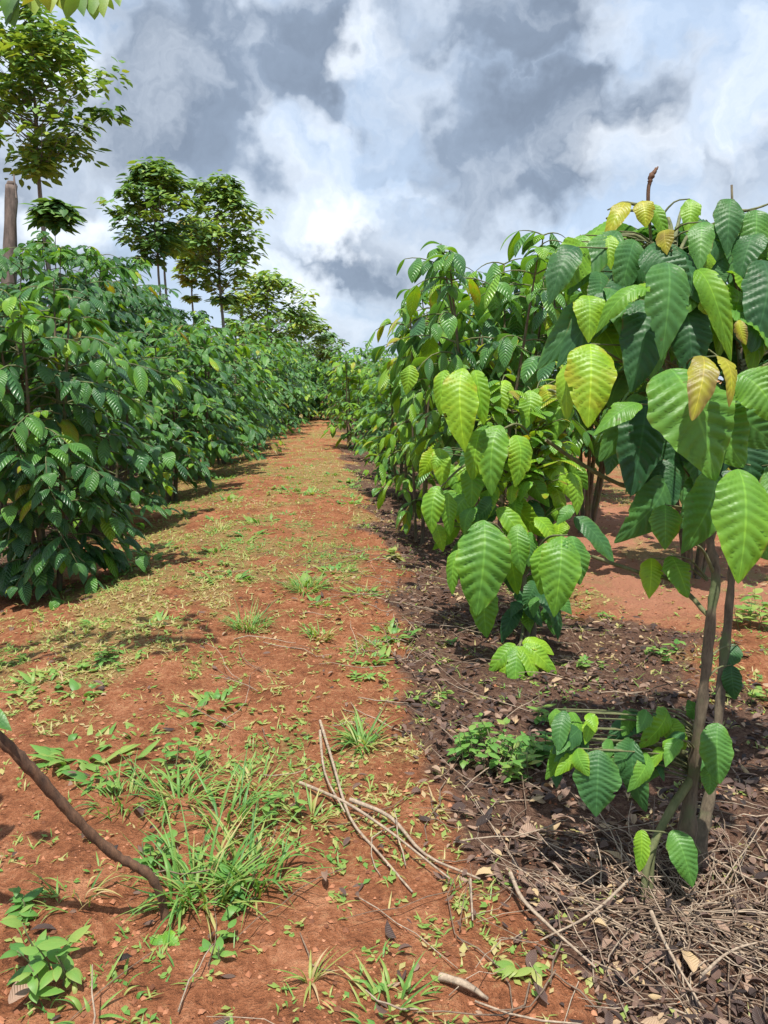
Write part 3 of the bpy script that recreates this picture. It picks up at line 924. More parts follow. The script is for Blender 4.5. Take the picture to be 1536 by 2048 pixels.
    for i in range(36):
        x0 = r3.uniform(1080, 1400); y0 = r3.uniform(1415, 1520)
        ln_ = r3.uniform(55, 95); dd_ = D - r3.uniform(-.05, .2)
        hand.append((x0, y0, dd_, x0 + r3.uniform(-.8, .5) * ln_, y0 + ln_ * r3.uniform(.5, 1), dd_ - .05, ln_ * r3.uniform(.42, .52), r3.choice([.12, .2, .28, .36, .5, .66]), r3.uniform(-.6, .6), r3.uniform(.1, .2)))
    for i in range(46):
        x0 = r3.uniform(1150, 1545); y0 = r3.uniform(440, 640) if i < 34 else r3.uniform(760, 960)
        if i >= 34: x0 = r3.uniform(1290, 1530)
        ln_ = r3.uniform(95, 175); dx_ = r3.uniform(-.95, .95) * ln_
        dd_ = D - r3.uniform(.0, .2)
        hand.append((x0, y0, dd_, x0 + dx_, y0 + ln_ * r3.uniform(.55, 1.05), dd_ - .06, ln_ * r3.uniform(.4, .5), r3.choice([.1, .16, .22, .3, .38, .46, .56, .68]) if i < 34 else r3.choice([.05, .12, .3, .42]), r3.uniform(-.7, .7), r3.uniform(.1, .2)))
    for x0, y0, a0, x1, y1, a1, w, ti, fc, bl in hand:
        px_leaf(L, x0, y0, a0, x1, y1, a1, w, ti, fc, bl, side=random.uniform(-.14, .14))
    st_a, st_b = Tubes(g), Tubes(g)
    for x0, y0, a0, *_ in hand:
        sx = 1475 if (x0 > 1440 and y0 < 1200) else (1424 - (1180 - y0) * .14 if y0 < 1180 else 1400)
        e = at(x0, y0, a0); b_ = at(sx, y0 + 45, d0)
        (st_b if sx == 1475 else st_a).add([b_, (b_ + e) / 2 + np.array((0, 0, .025)), e], [.0045, .003, .002], seg=5, smooth=3)
    for st in (st_a, st_b): link_mesh('leaf_stalks', st.mesh('leaf_stalks', M['bark_green']), t)
    link_mesh('foliage', L.mesh('foliage', M['leaf_near'], nv=66, nu=12, nr=11, amp=.055, wave=.075), t)
    # the deeper leaves of the same crown, behind and to the right of the frame
    F = Leaves(g); tw = Tubes(g)
    rs = random.Random(5)
    for i in range(64):
        px, py = rs.uniform(1180, 1760), rs.uniform(430, 900)
        if px < 1290 and py > 760: py -= 250
        dd = D + rs.uniform(.05, .6)
        p = at(px, py, dd)
        j = at(1350 if px < 1420 else 1480, py + 40, D + .05)
        tw.add([j, (j + p) / 2 + np.array((0, 0, .06)), p], [.007, .006, .004], seg=5, smooth=3)
        for s in range(3):
            az = rs.uniform(0, 6.28)
            q = j + (p - j) * rs.uniform(.6, 1)
            ll = rs.uniform(.2, .33)
            F.hang(q, az, ll, ll * rs.uniform(.42, .5), rs.uniform(.06, .42) if rs.random() < .85 else rs.uniform(.5, .75), p_in=rs.uniform(-.3, .3), p_out=rs.uniform(-1.5, -1), fold=.25, twist=rs.uniform(-.2, .2))
    link_mesh('twigs', tw.mesh('twigs', M['bark_green']), t)
    link_mesh('inner_foliage', F.mesh('inner_foliage', M['leaf_near'], nv=44, nu=6, nr=11, amp=.055, wave=.075), t)


near_plant()


def mid_plant():
    g = ground_at(1052, 1282)
    t = thing('coffee_plant', g, 'half-height coffee plant with lime leaves left of the near plant', 'coffee plant', 'coffee plants close to the viewer')
    D = float(np.dot(g - np.array(CAM_LOC), -CB))
    for pts in ([(1052, 1290, D), (1046, 1180, D), (1040, 1060, D), (1005, 920, D + .05), (960, 760, D + .05)],
                [(1062, 1285, D + .03), (1072, 1150, D + .06), (1085, 1020, D + .08), (1078, 900, D + .1), (1060, 780, D + .1)]):
        s = Tubes(g); stem_px(s, pts, [.03, .026, .021, .015, .007], seg=8, jitter=.25)
        link_mesh('stem', s.mesh('stem', M['bark']), t)
    br = Tubes(g)
    for pts in ([(1044, 1150, D), (1000, 1060, D - .3), (965, 1042, D - .6)], [(1048, 1150, D), (1090, 1080, D - .3), (1135, 1070, D - .5)],
                [(1000, 900, D), (930, 930, D - .2), (880, 975, D - .3)], [(985, 840, D), (945, 760, D - .3), (925, 738, D - .5)],
                [(1080, 900, D + .1), (1040, 850, D - .1), (1000, 860, D - .3)], [(1060, 800, D + .1), (1100, 780, D), (1130, 800, D - .1)],
                [(1048, 1250, D), (1040, 1290, D - .3), (1038, 1296, D - .6)]):
        br = Tubes(g)
        stem_px(br, pts, [.010, .008, .005], seg=6)
        link_mesh('branch', br.mesh('branch', M['bark_green']), t)
    L = Leaves(g); r4 = random.Random(44); extra = []
    for i in range(64):
        x0 = r4.uniform(870, 1150); y0 = r4.uniform(880, 1090) if i < 48 else r4.uniform(1100, 1220)
        if i >= 48: x0 = r4.uniform(1000, 1110)
        ln_ = r4.uniform(50, 105); a_ = r4.uniform(-.25, .15)
        extra.append((x0, y0, a_, x0 + r4.uniform(-.8, .8) * ln_, y0 + ln_ * r4.uniform(.5, 1), a_ - .05, ln_ * r4.uniform(.38, .5), r4.choice([.2, .42, .52, .6, .68, .74, .8]) if i < 48 else r4.choice([.1, .2, .35, .6]), r4.uniform(-.7, .7), r4.uniform(.1, .2)))
    for x0, y0, a0, x1, y1, a1, w, ti, fc, bl in [
        (968, 1040, -.60, 952, 1232, -.68, 112, .50, 0, .13), (972, 1170, -.5, 974, 1276, -.52, 58, .56, .1, .1), (915, 1100, -.5, 905, 1190, -.52, 30, .62, .5, .1),
        (1122, 1072, -.5, 1108, 1235, -.6, 84, .54, .1, .16), (1142, 1072, -.5, 1160, 1170, -.56, 58, .44, -.3, .15), (1095, 1085, -.45, 1082, 1190, -.5, 56, .64, .4, .15),
        (1040, 1048, -.4, 1046, 1150, -.45, 48, .46, .2, .12), (1020, 1080, -.3, 1035, 1190, -.32, 40, .60, .4, .12),
        (926, 736, -.5, 930, 905, -.58, 76, .71, .05, .12), (890, 740, -.4, 882, 830, -.42, 34, .72, .4, .14), (950, 740, -.4, 968, 850, -.45, 40, .70, .4, .14),
        (1000, 850, -.3, 984, 992, -.36, 64, .58, .2, .14), (1030, 870, -.25, 1030, 975, -.3, 54, .66, -.2, .14), (962, 860, -.3, 945, 960, -.32, 50, .66, .3, .14),
        (878, 972, -.3, 864, 1068, -.34, 46, .66, .2, .14), (896, 985, -.28, 900, 1072, -.3, 36, .62, -.4, .14), (940, 930, -.2, 942, 1022, -.24, 46, .60, .3, .12),
        (920, 1010, -.1, 935, 1060, -.12, 30, .78, .3, .12),
        (1034, 1292, -.6, 996, 1390, -.64, 34, .70, .5, .10), (1038, 1292, -.6, 1030, 1402, -.7, 40, .50, 0, .08), (1042, 1292, -.6, 1076, 1392, -.66, 32, .70, -.5, .10),
        (1048, 1288, -.58, 1114, 1350, -.6, 36, .70, -.3, .14), (1030, 1288, -.58, 976, 1348, -.6, 34, .66, .3, .14), (1044, 1286, -.56, 1108, 1310, -.58, 30, .74, -.4, .14), (1080, 1320, -.5, 1108, 1395, -.54, 34, .92, -.2, .12),
        (1120, 790, 0, 1110, 880, -.05, 52, .60, .3, .14), (1060, 780, 0, 1048, 860, -.05, 46, .66, .2, .14), (1090, 770, .05, 1100, 820, 0, 40, .84, .4, .18),
        (1010, 760, 0, 1000, 840, -.05, 48, .7, .3, .14), (820, 730, .3, 812, 790, .3, 36, .72, .3, .14), (1110, 890, 0, 1120, 930, -.04, 34, .86, .3, .12),
        (1060, 1000, 0, 1090, 1080, -.04, 40, .12, .3, .12), (1090, 960, .1, 1100, 1060, .08, 34, .10, .4, .12),
    ] + extra:
        px_leaf(L, x0, y0, D + a0, x1, y1, D + a1, w, ti, fc, bl, side=random.uniform(-.14, .14))
    link_mesh('foliage', L.mesh('foliage', M['leaf_near'], nv=66, nu=12, nr=11, amp=.055, wave=.075), t)
    S = Leaves(g); tw = Tubes(g); rs = random.Random(8)
    for x0, y0, a0, *_ in extra:
        e = at(x0, y0, D + a0); b_ = at(1040 if y0 > 1060 else (1015 if x0 < 1030 else 1082), y0 + 30, D + .03)
        tw.add([b_, (b_ + e) / 2 + np.array((0, 0, .02)), e], [.004, .003, .002], seg=4, smooth=2)
    for i in range(90):
        px, py = rs.uniform(935, 1145), rs.uniform(750, 960)
        p = at(px, py, D + rs.uniform(-.25, .3)); j = at(1070 if px > 1030 else 1000, py + 40, D + .06)
        tw.add([j, (j + p) / 2 + np.array((0, 0, .03)), p], [.005, .004, .003], seg=4, smooth=2)
        for s in range(4):
            ll = rs.uniform(.07, .2)
            S.hang(j + (p - j) * rs.uniform(.4, 1), rs.uniform(0, 6.28), ll, ll * .45, rs.uniform(.46, .88), p_in=rs.uniform(-.2, .5), p_out=rs.uniform(-1.4, -.5), fold=.25)
    link_mesh('twigs', tw.mesh('twigs', M['bark_green']), t)
    link_mesh('small_foliage', S.mesh('small_foliage', M['leaf'], nv=10, nu=4, amp=0), t)


mid_plant()


# ---- bent stem in the left foreground, leaning out of the picture
def bent_plant():
    g = ground_at(300, 1845)
    D = float(np.dot(g - np.array(CAM_LOC), -CB))
    t = thing('bent_coffee_stem', g, 'bare brown bent stem rising out of the grass towards the left edge', 'coffee plant')
    s = Tubes(g)
    stem_px(s, [(330, 1880, D), (326, 1810, D), (298, 1750, D - .02), (225, 1706, D - .06), (140, 1625, D - .12), (60, 1535, D - .18), (-10, 1470, D - .22), (-140, 1370, D - .25), (-300, 1220, D - .2), (-420, 1000, D)],
            [.011, .012, .0125, .0135, .014, .0145, .015, .014, .012, .008], seg=10, jitter=.3, knob=.09)
    link_mesh('stem', s.mesh('stem', M['bark_brown']), t)
    L = Leaves(g)
    px_leaf(L, -30, 1420, D - .2, 24, 1462, D - .25, 34, .3, .3, .15)
    for x0, y0, x1, y1, w, ti in [(320, 1870, 305, 1930, 30, .5), (325, 1870, 345, 1935, 32, .48), (330, 1865, 362, 1905, 28, .55), (315, 1875, 322, 1950, 26, .45)]:
        px_leaf(L, x0, y0, D - .08, x1, y1, D - .12, w, ti, .2, .15)
    rs = random.Random(3)
    for i in range(26):
        p = at(rs.uniform(-520, -120), rs.uniform(900, 1330), D + rs.uniform(-.2, .2))
        ll = rs.uniform(.12, .2); L.hang(p, rs.uniform(0, 6.28), ll, ll * .45, rs.uniform(.2, .5))
    link_mesh('foliage', L.mesh('foliage', M['leaf_near'], nv=44, nu=6, amp=.055), t)


bent_plant()


# ------------------------------------------------------------------ weeds one can tell apart
def grass_tuft(px, py, n, ln, tint, label, spread=.05, group='grass tufts on the path', w=.008, up=(.6, 1.45)):
    g = ground_at(px, py)
    L = Leaves(g)
    for i in range(n):
        a = random.random() * 6.28; r = spread * math.sqrt(random.random())
        p = (g[0] + r * math.cos(a), g[1] + r * math.sin(a), float(gz(g[0] + r * math.cos(a), g[1] + r * math.sin(a))) - .005)
        l = ln * random.uniform(.45, 1.1)
        L.hang(p, a + random.gauss(0, .7), l, w * random.uniform(.6, 1.3), min(1, max(0, random.gauss(tint, .2))), p_in=random.uniform(*up), p_out=random.uniform(-.9, .7), fold=.5, rib=0)
    o = link_mesh('grass_tuft', L.mesh('grass_tuft', M['grass'], nv=8, nu=2, shape='blade', amp=0))
    o.location = Vector([float(v) for v in g])
    tag(o, label, 'grass tuft', group)


for a in [
    (400, 1790, 60, .30, .36, 'tallest bright grass tuft beside the brown bent stem', .09),
    (505, 1765, 40, .30, .38, 'bright grass tuft with a long blade slanting right', .09),
    (455, 1640, 28, .28, .28, 'upright bluish grass tuft behind the tall tuft', .08),
    (360, 1600, 30, .24, .42, 'yellow green grass tuft with broad tips near the top of the grass patch', .08),
    (240, 1610, 34, .16, .38, 'low grass tuft just right of the brown stem', .09),
    (500, 1570, 30, .14, .48, 'pale low grass tuft at the upper right of the grass patch', .10),
    (150, 1790, 14, .14, .62, 'dry arching grass tuft under the brown stem', .08),
    (620, 1640, 24, .14, .55, 'thin dry grass tuft left of the crossed twigs', .07),
    (500, 1255, 60, .2, .34, 'dark edged weed tuft in the middle of the path', .10),
    (612, 1180, 54, .22, .38, 'pale green tuft beyond the dark edged tuft', .09),
    (640, 1275, 20, .14, .6, 'thin yellow tuft right of the dark edged tuft', .06),
    (725, 1490, 36, .2, .36, 'lime tuft on the right half of the path above the twigs', .05),
    (730, 1185, 16, .14, .66, 'small yellow tuft beside the yellow seedling', .06),
    (790, 2020, 20, .13, .42, 'grass tuft cut by the bottom edge in the middle', .09),
    (440, 1060, 26, .2, .58, 'yellowish upright tuft on the far left half of the path', .08),
    (620, 1960, 10, .14, .7, 'few dry blades standing on the bare red soil', .012),
    (180, 2030, 22, .10, .5, 'grass at the bottom edge under the broad leaved weed', .14),
]:
    grass_tuft(*a[:2], int(a[2] * 1.6), *a[3:], w=random.choice([.008, .010, .013]))


SMALL_TUFTS = []
for i in range(46):
    ty = 3.0 + 11 * (i / 46) ** 1.2; tx = float(path_c(ty)) + random.uniform(-1.25, .95)
    g = np.array((tx, ty, float(gz(tx, ty))))
    if i < 6:
        L = Leaves(g)
        for q in range(34):
            a = random.random() * 6.28; r = .09 * math.sqrt(random.random()); l = random.uniform(.04, .11)
            L.hang(g + np.array((r * math.cos(a), r * math.sin(a), -.008)), a + random.gauss(0, .6), l, l * random.uniform(.14, .42), min(1, max(0, random.gauss(.42, .14))), p_in=random.uniform(.2, 1.3), p_out=random.uniform(-.9, .5), fold=.3, rib=0)
        me = L.mesh('weed_tuft', M['grass'], nv=5, nu=2, shape='oval', amp=0)
        SMALL_TUFTS.append(me)
    o = link_mesh('weed_tuft', SMALL_TUFTS[i % 6]); o.location = Vector([float(v) for v in g])
    o.rotation_euler = (0, 0, random.random() * 6.28); k = random.uniform(.7, 1.7); o.scale = (k, k, k)
    tag(o, 'small low weed tuft dotted along the middle of the red path', 'weed', 'small weed tufts dotted along the path')


def leafy_weed(px, py, n, ln, tint, label, h=.1, spread=.06, name='leafy_weed', group='leafy weeds on the ground', wr=.5):
    g = ground_at(px, py)
    t = thing(name, g, label, 'weed', group)
    T = Tubes(g); L = Leaves(g)
    ns = max(2, n // 6)
    for k in range(ns):
        a = random.random() * 6.28; r = spread * math.sqrt(random.random())
        b = np.array((g[0] + r * math.cos(a), g[1] + r * math.sin(a), 0)); b[2] = float(gz(b[0], b[1])) - .01
        hh = h * random.uniform(.5, 1.1)
        top = b + np.array((random.gauss(0, .25) * hh, random.gauss(0, .25) * hh, hh))
        T = Tubes(g)
        T.add([b, (b + top) / 2 + np.array((random.gauss(0, .01), 0, 0)), top], [.003, .0025, .0015], seg=4, smooth=2)
        link_mesh('stalk', T.mesh('stalk', M['bark_green']), t)
        for q in range(max(3, n // ns)):
            s = random.uniform(.25, 1); l = ln * random.uniform(.5, 1.1)
            L.hang(b + (top - b) * s, random.random() * 6.28, l, l * wr * random.uniform(.8, 1.2), min(1, max(0, random.gauss(tint, .09))), p_in=random.uniform(0, .8), p_out=random.uniform(-1, .1), fold=.2)
    link_mesh('leaves', L.mesh('leaves', M['grass'], nv=6, nu=2, shape='oval', amp=0), t)


for a in [
    (110, 1950, 44, .075, .36, 'broad leaved bluish green weed at the lower left corner', .14, .10),
    (230, 1570, 34, .055, .36, 'leafy light green weed above the brown stem', .10, .09),
    (375, 1530, 40, .06, .36, 'leafy light green weed at the top of the grass patch', .10, .10),
    (330, 1730, 36, .06, .34, 'leafy weed in front of the tallest grass tuft', .11, .08),
    (480, 1790, 50, .055, .3, 'leafy weed low in the middle of the grass patch', .09, .12),
    (560, 1640, 30, .05, .42, 'pale leafy weed at the right side of the grass patch', .09, .1),
    (20, 1830, 18, .07, .28, 'small green weed at the left edge below the brown stem', .07, .06),
    (215, 1330, 80, .06, .38, 'dense green weed patch on the left of the path', .07, .16),
    (130, 1345, 50, .05, .55, 'yellowish weed patch left of the dense green one', .05, .15),
    (60, 1410, 60, .045, .62, 'pale dry weed patch at the left edge of the path', .04, .2),
    (990, 1520, 230, .06, .36, 'bright small leaved weed patch on the litter left of the low coffee leaves', .17, .17),
    (1100, 1520, 70, .09, .2, 'dark leafy weed between the bright patch and the near plant', .14, .12),
    (1110, 1450, 40, .07, .42, 'yellow topped weed beside the dark pit of litter', .10, .1),
    (905, 1290, 14, .07, .3, 'tiny pale weed at the litter edge under the ribbed leaves', .05, .04),
    (1215, 1235, 12, .06, .4, 'small bright weed on the litter behind the near stem', .05, .05),
    (790, 1120, 26, .12, .62, 'yellow lime seedling on the right edge of the path', .12, .06),
    (870, 1400, 30, .05, .5, 'low weed patch on the litter edge left of the lime shoot', .05, .12),
    (740, 1360, 24, .05, .5, 'thin weed patch on the right half of the path', .06, .1),
    (1050, 1960, 14, .06, .62, 'small yellow weed at the litter edge near the bottom', .06, .04),
    (1330, 1310, 40, .07, .4, 'pale weed on the litter just left of the near stems', .1, .14),
    (1180, 1330, 26, .06, .42, 'thin weed on the dark litter right of the lime shoot', .07, .12),
    (1500, 1400, 40, .08, .45, 'weed on brown litter right of the near stems', .12, .14),
    (1510, 1250, 44, .12, .5, 'lime leaved weed at the right edge beyond the near stems', .25, .12),
    (20, 1330, 30, .05, .45, 'weed patch touching the left edge beyond the brown stem', .05, .12),
    (450, 1890, 20, .05, .4, 'small weed in the bare soil below the grass patch', .05, .08),
    (560, 985, 40, .09, .5, 'weed patch across the distant middle of the path', .07, .35),
    (430, 1140, 60, .06, .56, 'pale weed patch on the left half of the path', .06, .3),
]:
    leafy_weed(*a)

# yellow fallen leaves
for px, py, az, lab in [(1245, 1740, 2.4, 'yellow fallen leaf leaning on the basal shoot'), (1385, 1965, 1.4, 'yellow fallen leaf among the twigs at the lower right'),
                        (1040, 1690, .6, 'large pinkish brown fallen leaf on the dark litter'), (1150, 1660, 2.8, 'curled reddish fallen leaf below the dark hanging leaf'), (20, 2030, 1.0, 'reddish fallen leaf in the lower left corner')]:
    g = ground_at(px, py)
    L = Leaves(g)
    yel = 'yellow' in lab
    L.hang(g + np.array((0, 0, .03)), az, .10, .042, .98 if yel else .74, p_in=.5, p_out=-.6, fold=-.4, twist=.3)
    o = link_mesh('fallen_leaf', L.mesh('fallen_leaf', M['deadleaf'], nv=20, nu=6, amp=.01, wave=.08))
    o.location = Vector([float(v) for v in g])
    tag(o, lab, 'fallen leaf', 'fallen leaves that stand out')


# ------------------------------------------------------------------ trees
def shade_tree(name, x, y, h, cb, cr, tr, label, seed, clumps=70, per=42, leaf=.24, tint=(.15, .7), group='shade trees behind the left coffee row', trunks=((0, 0),), squash=1.0, lean=0.0, top=.45):
    rs = random.Random(seed); r2 = np.random.default_rng(seed)
    g = np.array((x, y, float(gz(x, y))))
    t = thing(name, g, label, 'tree', group)
    for dx, dy in trunks:
        T = Tubes(g)
        b = g + np.array((dx, dy, -.1))
        T.add([b, b + np.array((.08, 0, h * .3)), b + np.array((-.05 + lean * .5, 0, h * .6)), b + np.array((lean, 0, h * .93))], [tr, tr * .8, tr * .55, tr * .15], seg=8, smooth=5, jitter=.15)
        link_mesh('trunk', T.mesh('trunk', M['bark_tree']), t)
    LM = Tubes(g); L = Leaves(g)
    ch = h - cb
    for c in range(clumps):
        f = rs.random() if rs.random() > .06 else -.12
        prof = (math.sin(math.pi * (.14 + .78 * max(f, -.08))) ** .75) * (1 - .5 * top * f)
        az = rs.random() * 6.28
        lobe = .86 + .2 * math.sin(az * 2 + seed) * math.sin(f * 7 + seed * 2) + rs.uniform(-.1, .14)
        rr = cr * prof * lobe * math.sqrt(rs.uniform(.02, 1.0))
        ce = g + np.array((rr * math.cos(az) + lean * (cb + f * ch) / h, rr * math.sin(az), cb + ch * (.06 + .86 * f)))
        zb = max(cb * .98, cb + ch * f * .92 - rr * rs.uniform(.3, .7))
        tb = g + np.array((lean * zb / h, 0, zb))
        LM.add([tb, (tb + ce) / 2 + np.array((0, 0, -.06 * rr)), ce], [tr * .2, tr * .13, tr * .05], seg=4, smooth=2)
        cs = rs.uniform(.2, .5) * cr * .52
        base_t = rs.uniform(*tint)
        nl = int(per * 1.0 * rs.uniform(.6, 1.3))
        for q in range(nl):
            v = r2.normal(size=3); v /= np.linalg.norm(v)
            p = ce + v * cs * np.array((1, 1, .8 * squash)) * rs.uniform(.3, 1.0)
            l = leaf * 1.25 * rs.uniform(.55, 1.2)
            L.hang(p, math.atan2(v[1], v[0]) + rs.gauss(0, .6), l, l * rs.uniform(.38, .55), min(1, max(0, base_t + rs.gauss(0, .12))), p_in=rs.uniform(-.2, .5), p_out=rs.uniform(-1.3, -.3), fold=.25, rib=0, twist=rs.uniform(-.4, .4))
    link_mesh('limbs', LM.mesh('limbs', M['bark_tree']), t)
    link_mesh('crown', L.mesh('crown', M['tree_leaf'], nv=3, nu=2, amp=0), t)


def tree_px(px, ytop, ycb, d, wpx, **kw):
    p = at(px, 760, d)
    top = at(px, ytop, d)[2] - float(gz(p[0], p[1])); cb = at(px, ycb, d)[2] - float(gz(p[0], p[1]))
    shade_tree('shade_tree', p[0], p[1], top, cb, wpx * 1.22 / FPX * d / 2, kw.pop('tr', .09), kw.pop('label'), kw.pop('seed'), **kw)


tree_px(110, 45, 345, 17, 300, label='tallest single shade tree with an open round crown at the upper left', seed=3, clumps=85, per=34, leaf=.23, tr=.075, tint=(.1, .62), top=.5)
tree_px(-40, 120, 330, 14, 150, label='shade tree cut by the left edge with yellowish outer leaves', seed=4, clumps=60, per=34, leaf=.22, tr=.07, tint=(.3, .8))
tree_px(330, 335, 515, 24, 175, label='shade tree with a flat dark base on twin thin trunks', seed=6, clumps=75, per=36, leaf=.27, tr=.06, tint=(.05, .5), trunks=((0, 0), (.16, .1)), top=.3)
tree_px(448, 350, 590, 30, 165, label='tall narrow shade tree on a straight thin trunk, mid left', seed=8, clumps=90, per=34, leaf=.3, tr=.08, tint=(.15, .65), top=.25)
tree_px(393, 430, 590, 31, 70, label='slim yellow green shade tree leaning into the tall narrow one', seed=9, clumps=34, per=34, leaf=.3, tr=.06, tint=(.5, .9), top=.2)
tree_px(540, 545, 705, 38, 180, label='broad olive green shade tree nearest the gap in the sky', seed=12, clumps=80, per=34, leaf=.34, tr=.09, tint=(.2, .7), top=.3)
tree_px(488, 590, 680, 42, 60, label='small thin trunked shade tree left of the broad olive one', seed=14, clumps=26, per=30, leaf=.34, tr=.07, tint=(.1, .5), top=.2)
tree_px(605, 620, 720, 50, 125, label='low distant shade tree right of the broad olive one', seed=15, clumps=40, per=30, leaf=.36, tr=.08, tint=(.1, .5), top=.2)
tree_px(655, 665, 720, 60, 80, label='far dark tree closing the end of the left hedge', seed=16, clumps=34, per=30, leaf=.4, tr=.08, tint=(.05, .4), top=.2)
tree_px(130, 415, 455, 12.5, 70, label='young shade sapling poking above the dark coffee below the tallest tree', seed=17, clumps=16, per=26, leaf=.26, tr=.03, tint=(.1, .5), top=.1, group='young trees')


def dead_trunk():
    p = at(10, 760, 12); g = np.array((p[0], p[1], float(gz(p[0], p[1]))))
    T = Tubes(g)
    tp = at(22, 362, 12)
    T.add([g + np.array((0, 0, -.1)), g + (tp - g) * .5 + np.array((-.06, 0, 0)), tp + np.array((-.02, 0, -.3)), tp], [.13, .11, .095, .055], seg=10, smooth=5, jitter=.3)
    T.add([tp + np.array((.04, 0, -.25)), tp + np.array((.05, 0, .1))], [.04, .008], seg=5)
    o = link_mesh('dead_trunk', T.mesh('dead_trunk', M['deadwood'])); o.location = Vector([float(v) for v in g])
    tag(o, 'bare broken dead trunk sticking up at the left edge below the trees', 'dead trunk')


dead_trunk()


def overhang_tree():
    p = at(-620, 900, 3.6); g = np.array((p[0], p[1], float(gz(p[0], p[1]))))
    t = thing('overhanging_tree', g, 'near tree whose lobed leaves hang into the top left corner', 'tree')
    T = Tubes(g)
    j = np.array((g[0] + .1, g[1], 3.6))
    T.add([g + np.array((0, 0, -.1)), g + np.array((.05, 0, 1.5)), j, j + np.array((0, 0, 1.4))], [.09, .08, .06, .03], seg=10, smooth=5, jitter=.15)
    link_mesh('trunk', T.mesh('trunk', M['bark_tree']), t)
    LM = Tubes(g); L = Leaves(g)
    e = at(250, -50, 3.2)
    LM.add([j, (j + e) / 2 + np.array((0, 0, .15)), e], [.035, .022, .006], seg=7, smooth=5)
    rs = random.Random(9)
    for i in range(46):
        s = i / 46; px = -420 + 660 * s + rs.uniform(-15, 15)
        py = -34 + rs.uniform(-20, 14)
        q = at(px, py, 3.2 + rs.uniform(-.25, .3))
        l = rs.uniform(.11, .18)
        L.hang(q, rs.random() * 6.28, l, l * .5, rs.uniform(.2, .85), p_in=rs.uniform(-.5, .2), p_out=rs.uniform(-1.5, -.9), fold=.25, rib=.4)
    for x0, y0, x1, y1, w, ti in [(130, -20, 128, 22, 44, .7), (188, -20, 186, 30, 40, .35), (20, -20, 30, 55, 44, .2), (75, -30, 70, 30, 40, .6), (105, -30, 102, 26, 40, .75), (160, -30, 168, 34, 34, .3), (205, -28, 208, 36, 34, .5), (232, -35, 240, 14, 26, .4), (50, -30, 12, 55, 30, .15)]:
        px_leaf(L, x0, y0, 3.2, x1, y1, 3.15, w, ti, .2, .1)
    link_mesh('limb', LM.mesh('limb', M['bark_tree']), t)
    link_mesh('foliage', L.mesh('foliage', M['tree_leaf'], nv=8, nu=4, amp=0, wave=.04), t)


overhang_tree()

# ------------------------------------------------------------------ light and sky
SUN_EL = R(73)
SUN_AZ = R(190)          # clockwise from +Y (the way the path runs): high, behind the left shoulder
SD = Vector((math.sin(SUN_AZ) * math.cos(SUN_EL), math.cos(SUN_AZ) * math.cos(SUN_EL), math.sin(SUN_EL)))
sun = bpy.data.lights.new('sun', 'SUN'); sun.energy = 4.6; sun.angle = R(.6); sun.color = (1, .955, .87)
so = bpy.data.objects.new('sun', sun); COL.objects.link(so)
so.rotation_euler = SD.to_track_quat('Z', 'Y').to_euler()
so.location = (0, 0, 30)

w = bpy.data.worlds.new("World"); scene.world = w; w.use_nodes = True
t = w.node_tree; t.nodes.clear(); new, link = t.nodes.new, t.links.new
wo = new('ShaderNodeOutputWorld'); bg = new('ShaderNodeBackground'); link(bg.outputs[0], wo.inputs[0])
sky = new('ShaderNodeTexSky'); sky.sky_type = 'NISHITA'; sky.sun_disc = False
sky.sun_elevation = SUN_EL; sky.sun_rotation = SUN_AZ
tc = new('ShaderNodeTexCoord'); V = tc.outputs['Generated']


def vm(op, a, b=None):
    n = new('ShaderNodeVectorMath'); n.operation = op
    for k, x in enumerate((a, b)):
        if x is None: continue
        if isinstance(x, (tuple, list)): n.inputs[k].default_value = x
        else: link(x, n.inputs[k])
    return n


def sky_noise(vec, s, d, r=.55, col=False, dist=0.0):
    n = new('ShaderNodeTexNoise'); n.inputs['Scale'].default_value = s; n.inputs['Detail'].default_value = d; n.inputs['Roughness'].default_value = r
    n.inputs['Distortion'].default_value = dist
    link(vec, n.inputs['Vector'])
    return n.outputs['Color'] if col else n.outputs['Fac']


# ragged cloud edges: the direction is shifted by two scales of noise
sc1 = vm('MULTIPLY', vm('SUBTRACT', sky_noise(V, 4.5, 5, .58, True), (.5, .5, .5)).outputs[0], (.34, .34, .26))
sc2 = vm('MULTIPLY', vm('SUBTRACT', sky_noise(V, 13, 8, .58, True), (.5, .5, .5)).outputs[0], (.11, .11, .10))
W2 = vm('NORMALIZE', vm('ADD', vm('ADD', V, sc1.outputs[0]).outputs[0], sc2.outputs[0]).outputs[0]).outputs[0]


def blob(px, py, rx, ry, soft=.55):
    """soft elliptical cloud mass round a direction"""
    c = Vector(at(px, py, 1.0)) - CAM_LOC; c.normalize()
    r_ = c.cross(Vector((0, 0, 1))).normalized(); u_ = r_.cross(c)
    dx = vm('DOT_PRODUCT', W2, tuple(r_)).outputs['Value']; dy = vm('DOT_PRODUCT', W2, tuple(u_)).outputs['Value']; dz = vm('DOT_PRODUCT', W2, tuple(c)).outputs['Value']
    a = mth(new, link, 'POWER', mth(new, link, 'DIVIDE', dx, rx / FPX), 2.0); b = mth(new, link, 'POWER', mth(new, link, 'DIVIDE', dy, ry / FPX), 2.0)
    q = mth(new, link, 'SUBTRACT', 1.0, mth(new, link, 'SQRT', mth(new, link, 'ADD', a, b)))
    q = mth(new, link, 'DIVIDE', q, soft * .8, clamp=True)
    q = mth(new, link, 'MULTIPLY', q, mth(new, link, 'GREATER_THAN', dz, 0.0))
    return q


def total(items):
    o = None
    for q, k in items:
        q = mth(new, link, 'MULTIPLY', q, k)
        o = q if o is None else mth(new, link, 'MAXIMUM', o, q)
    return o


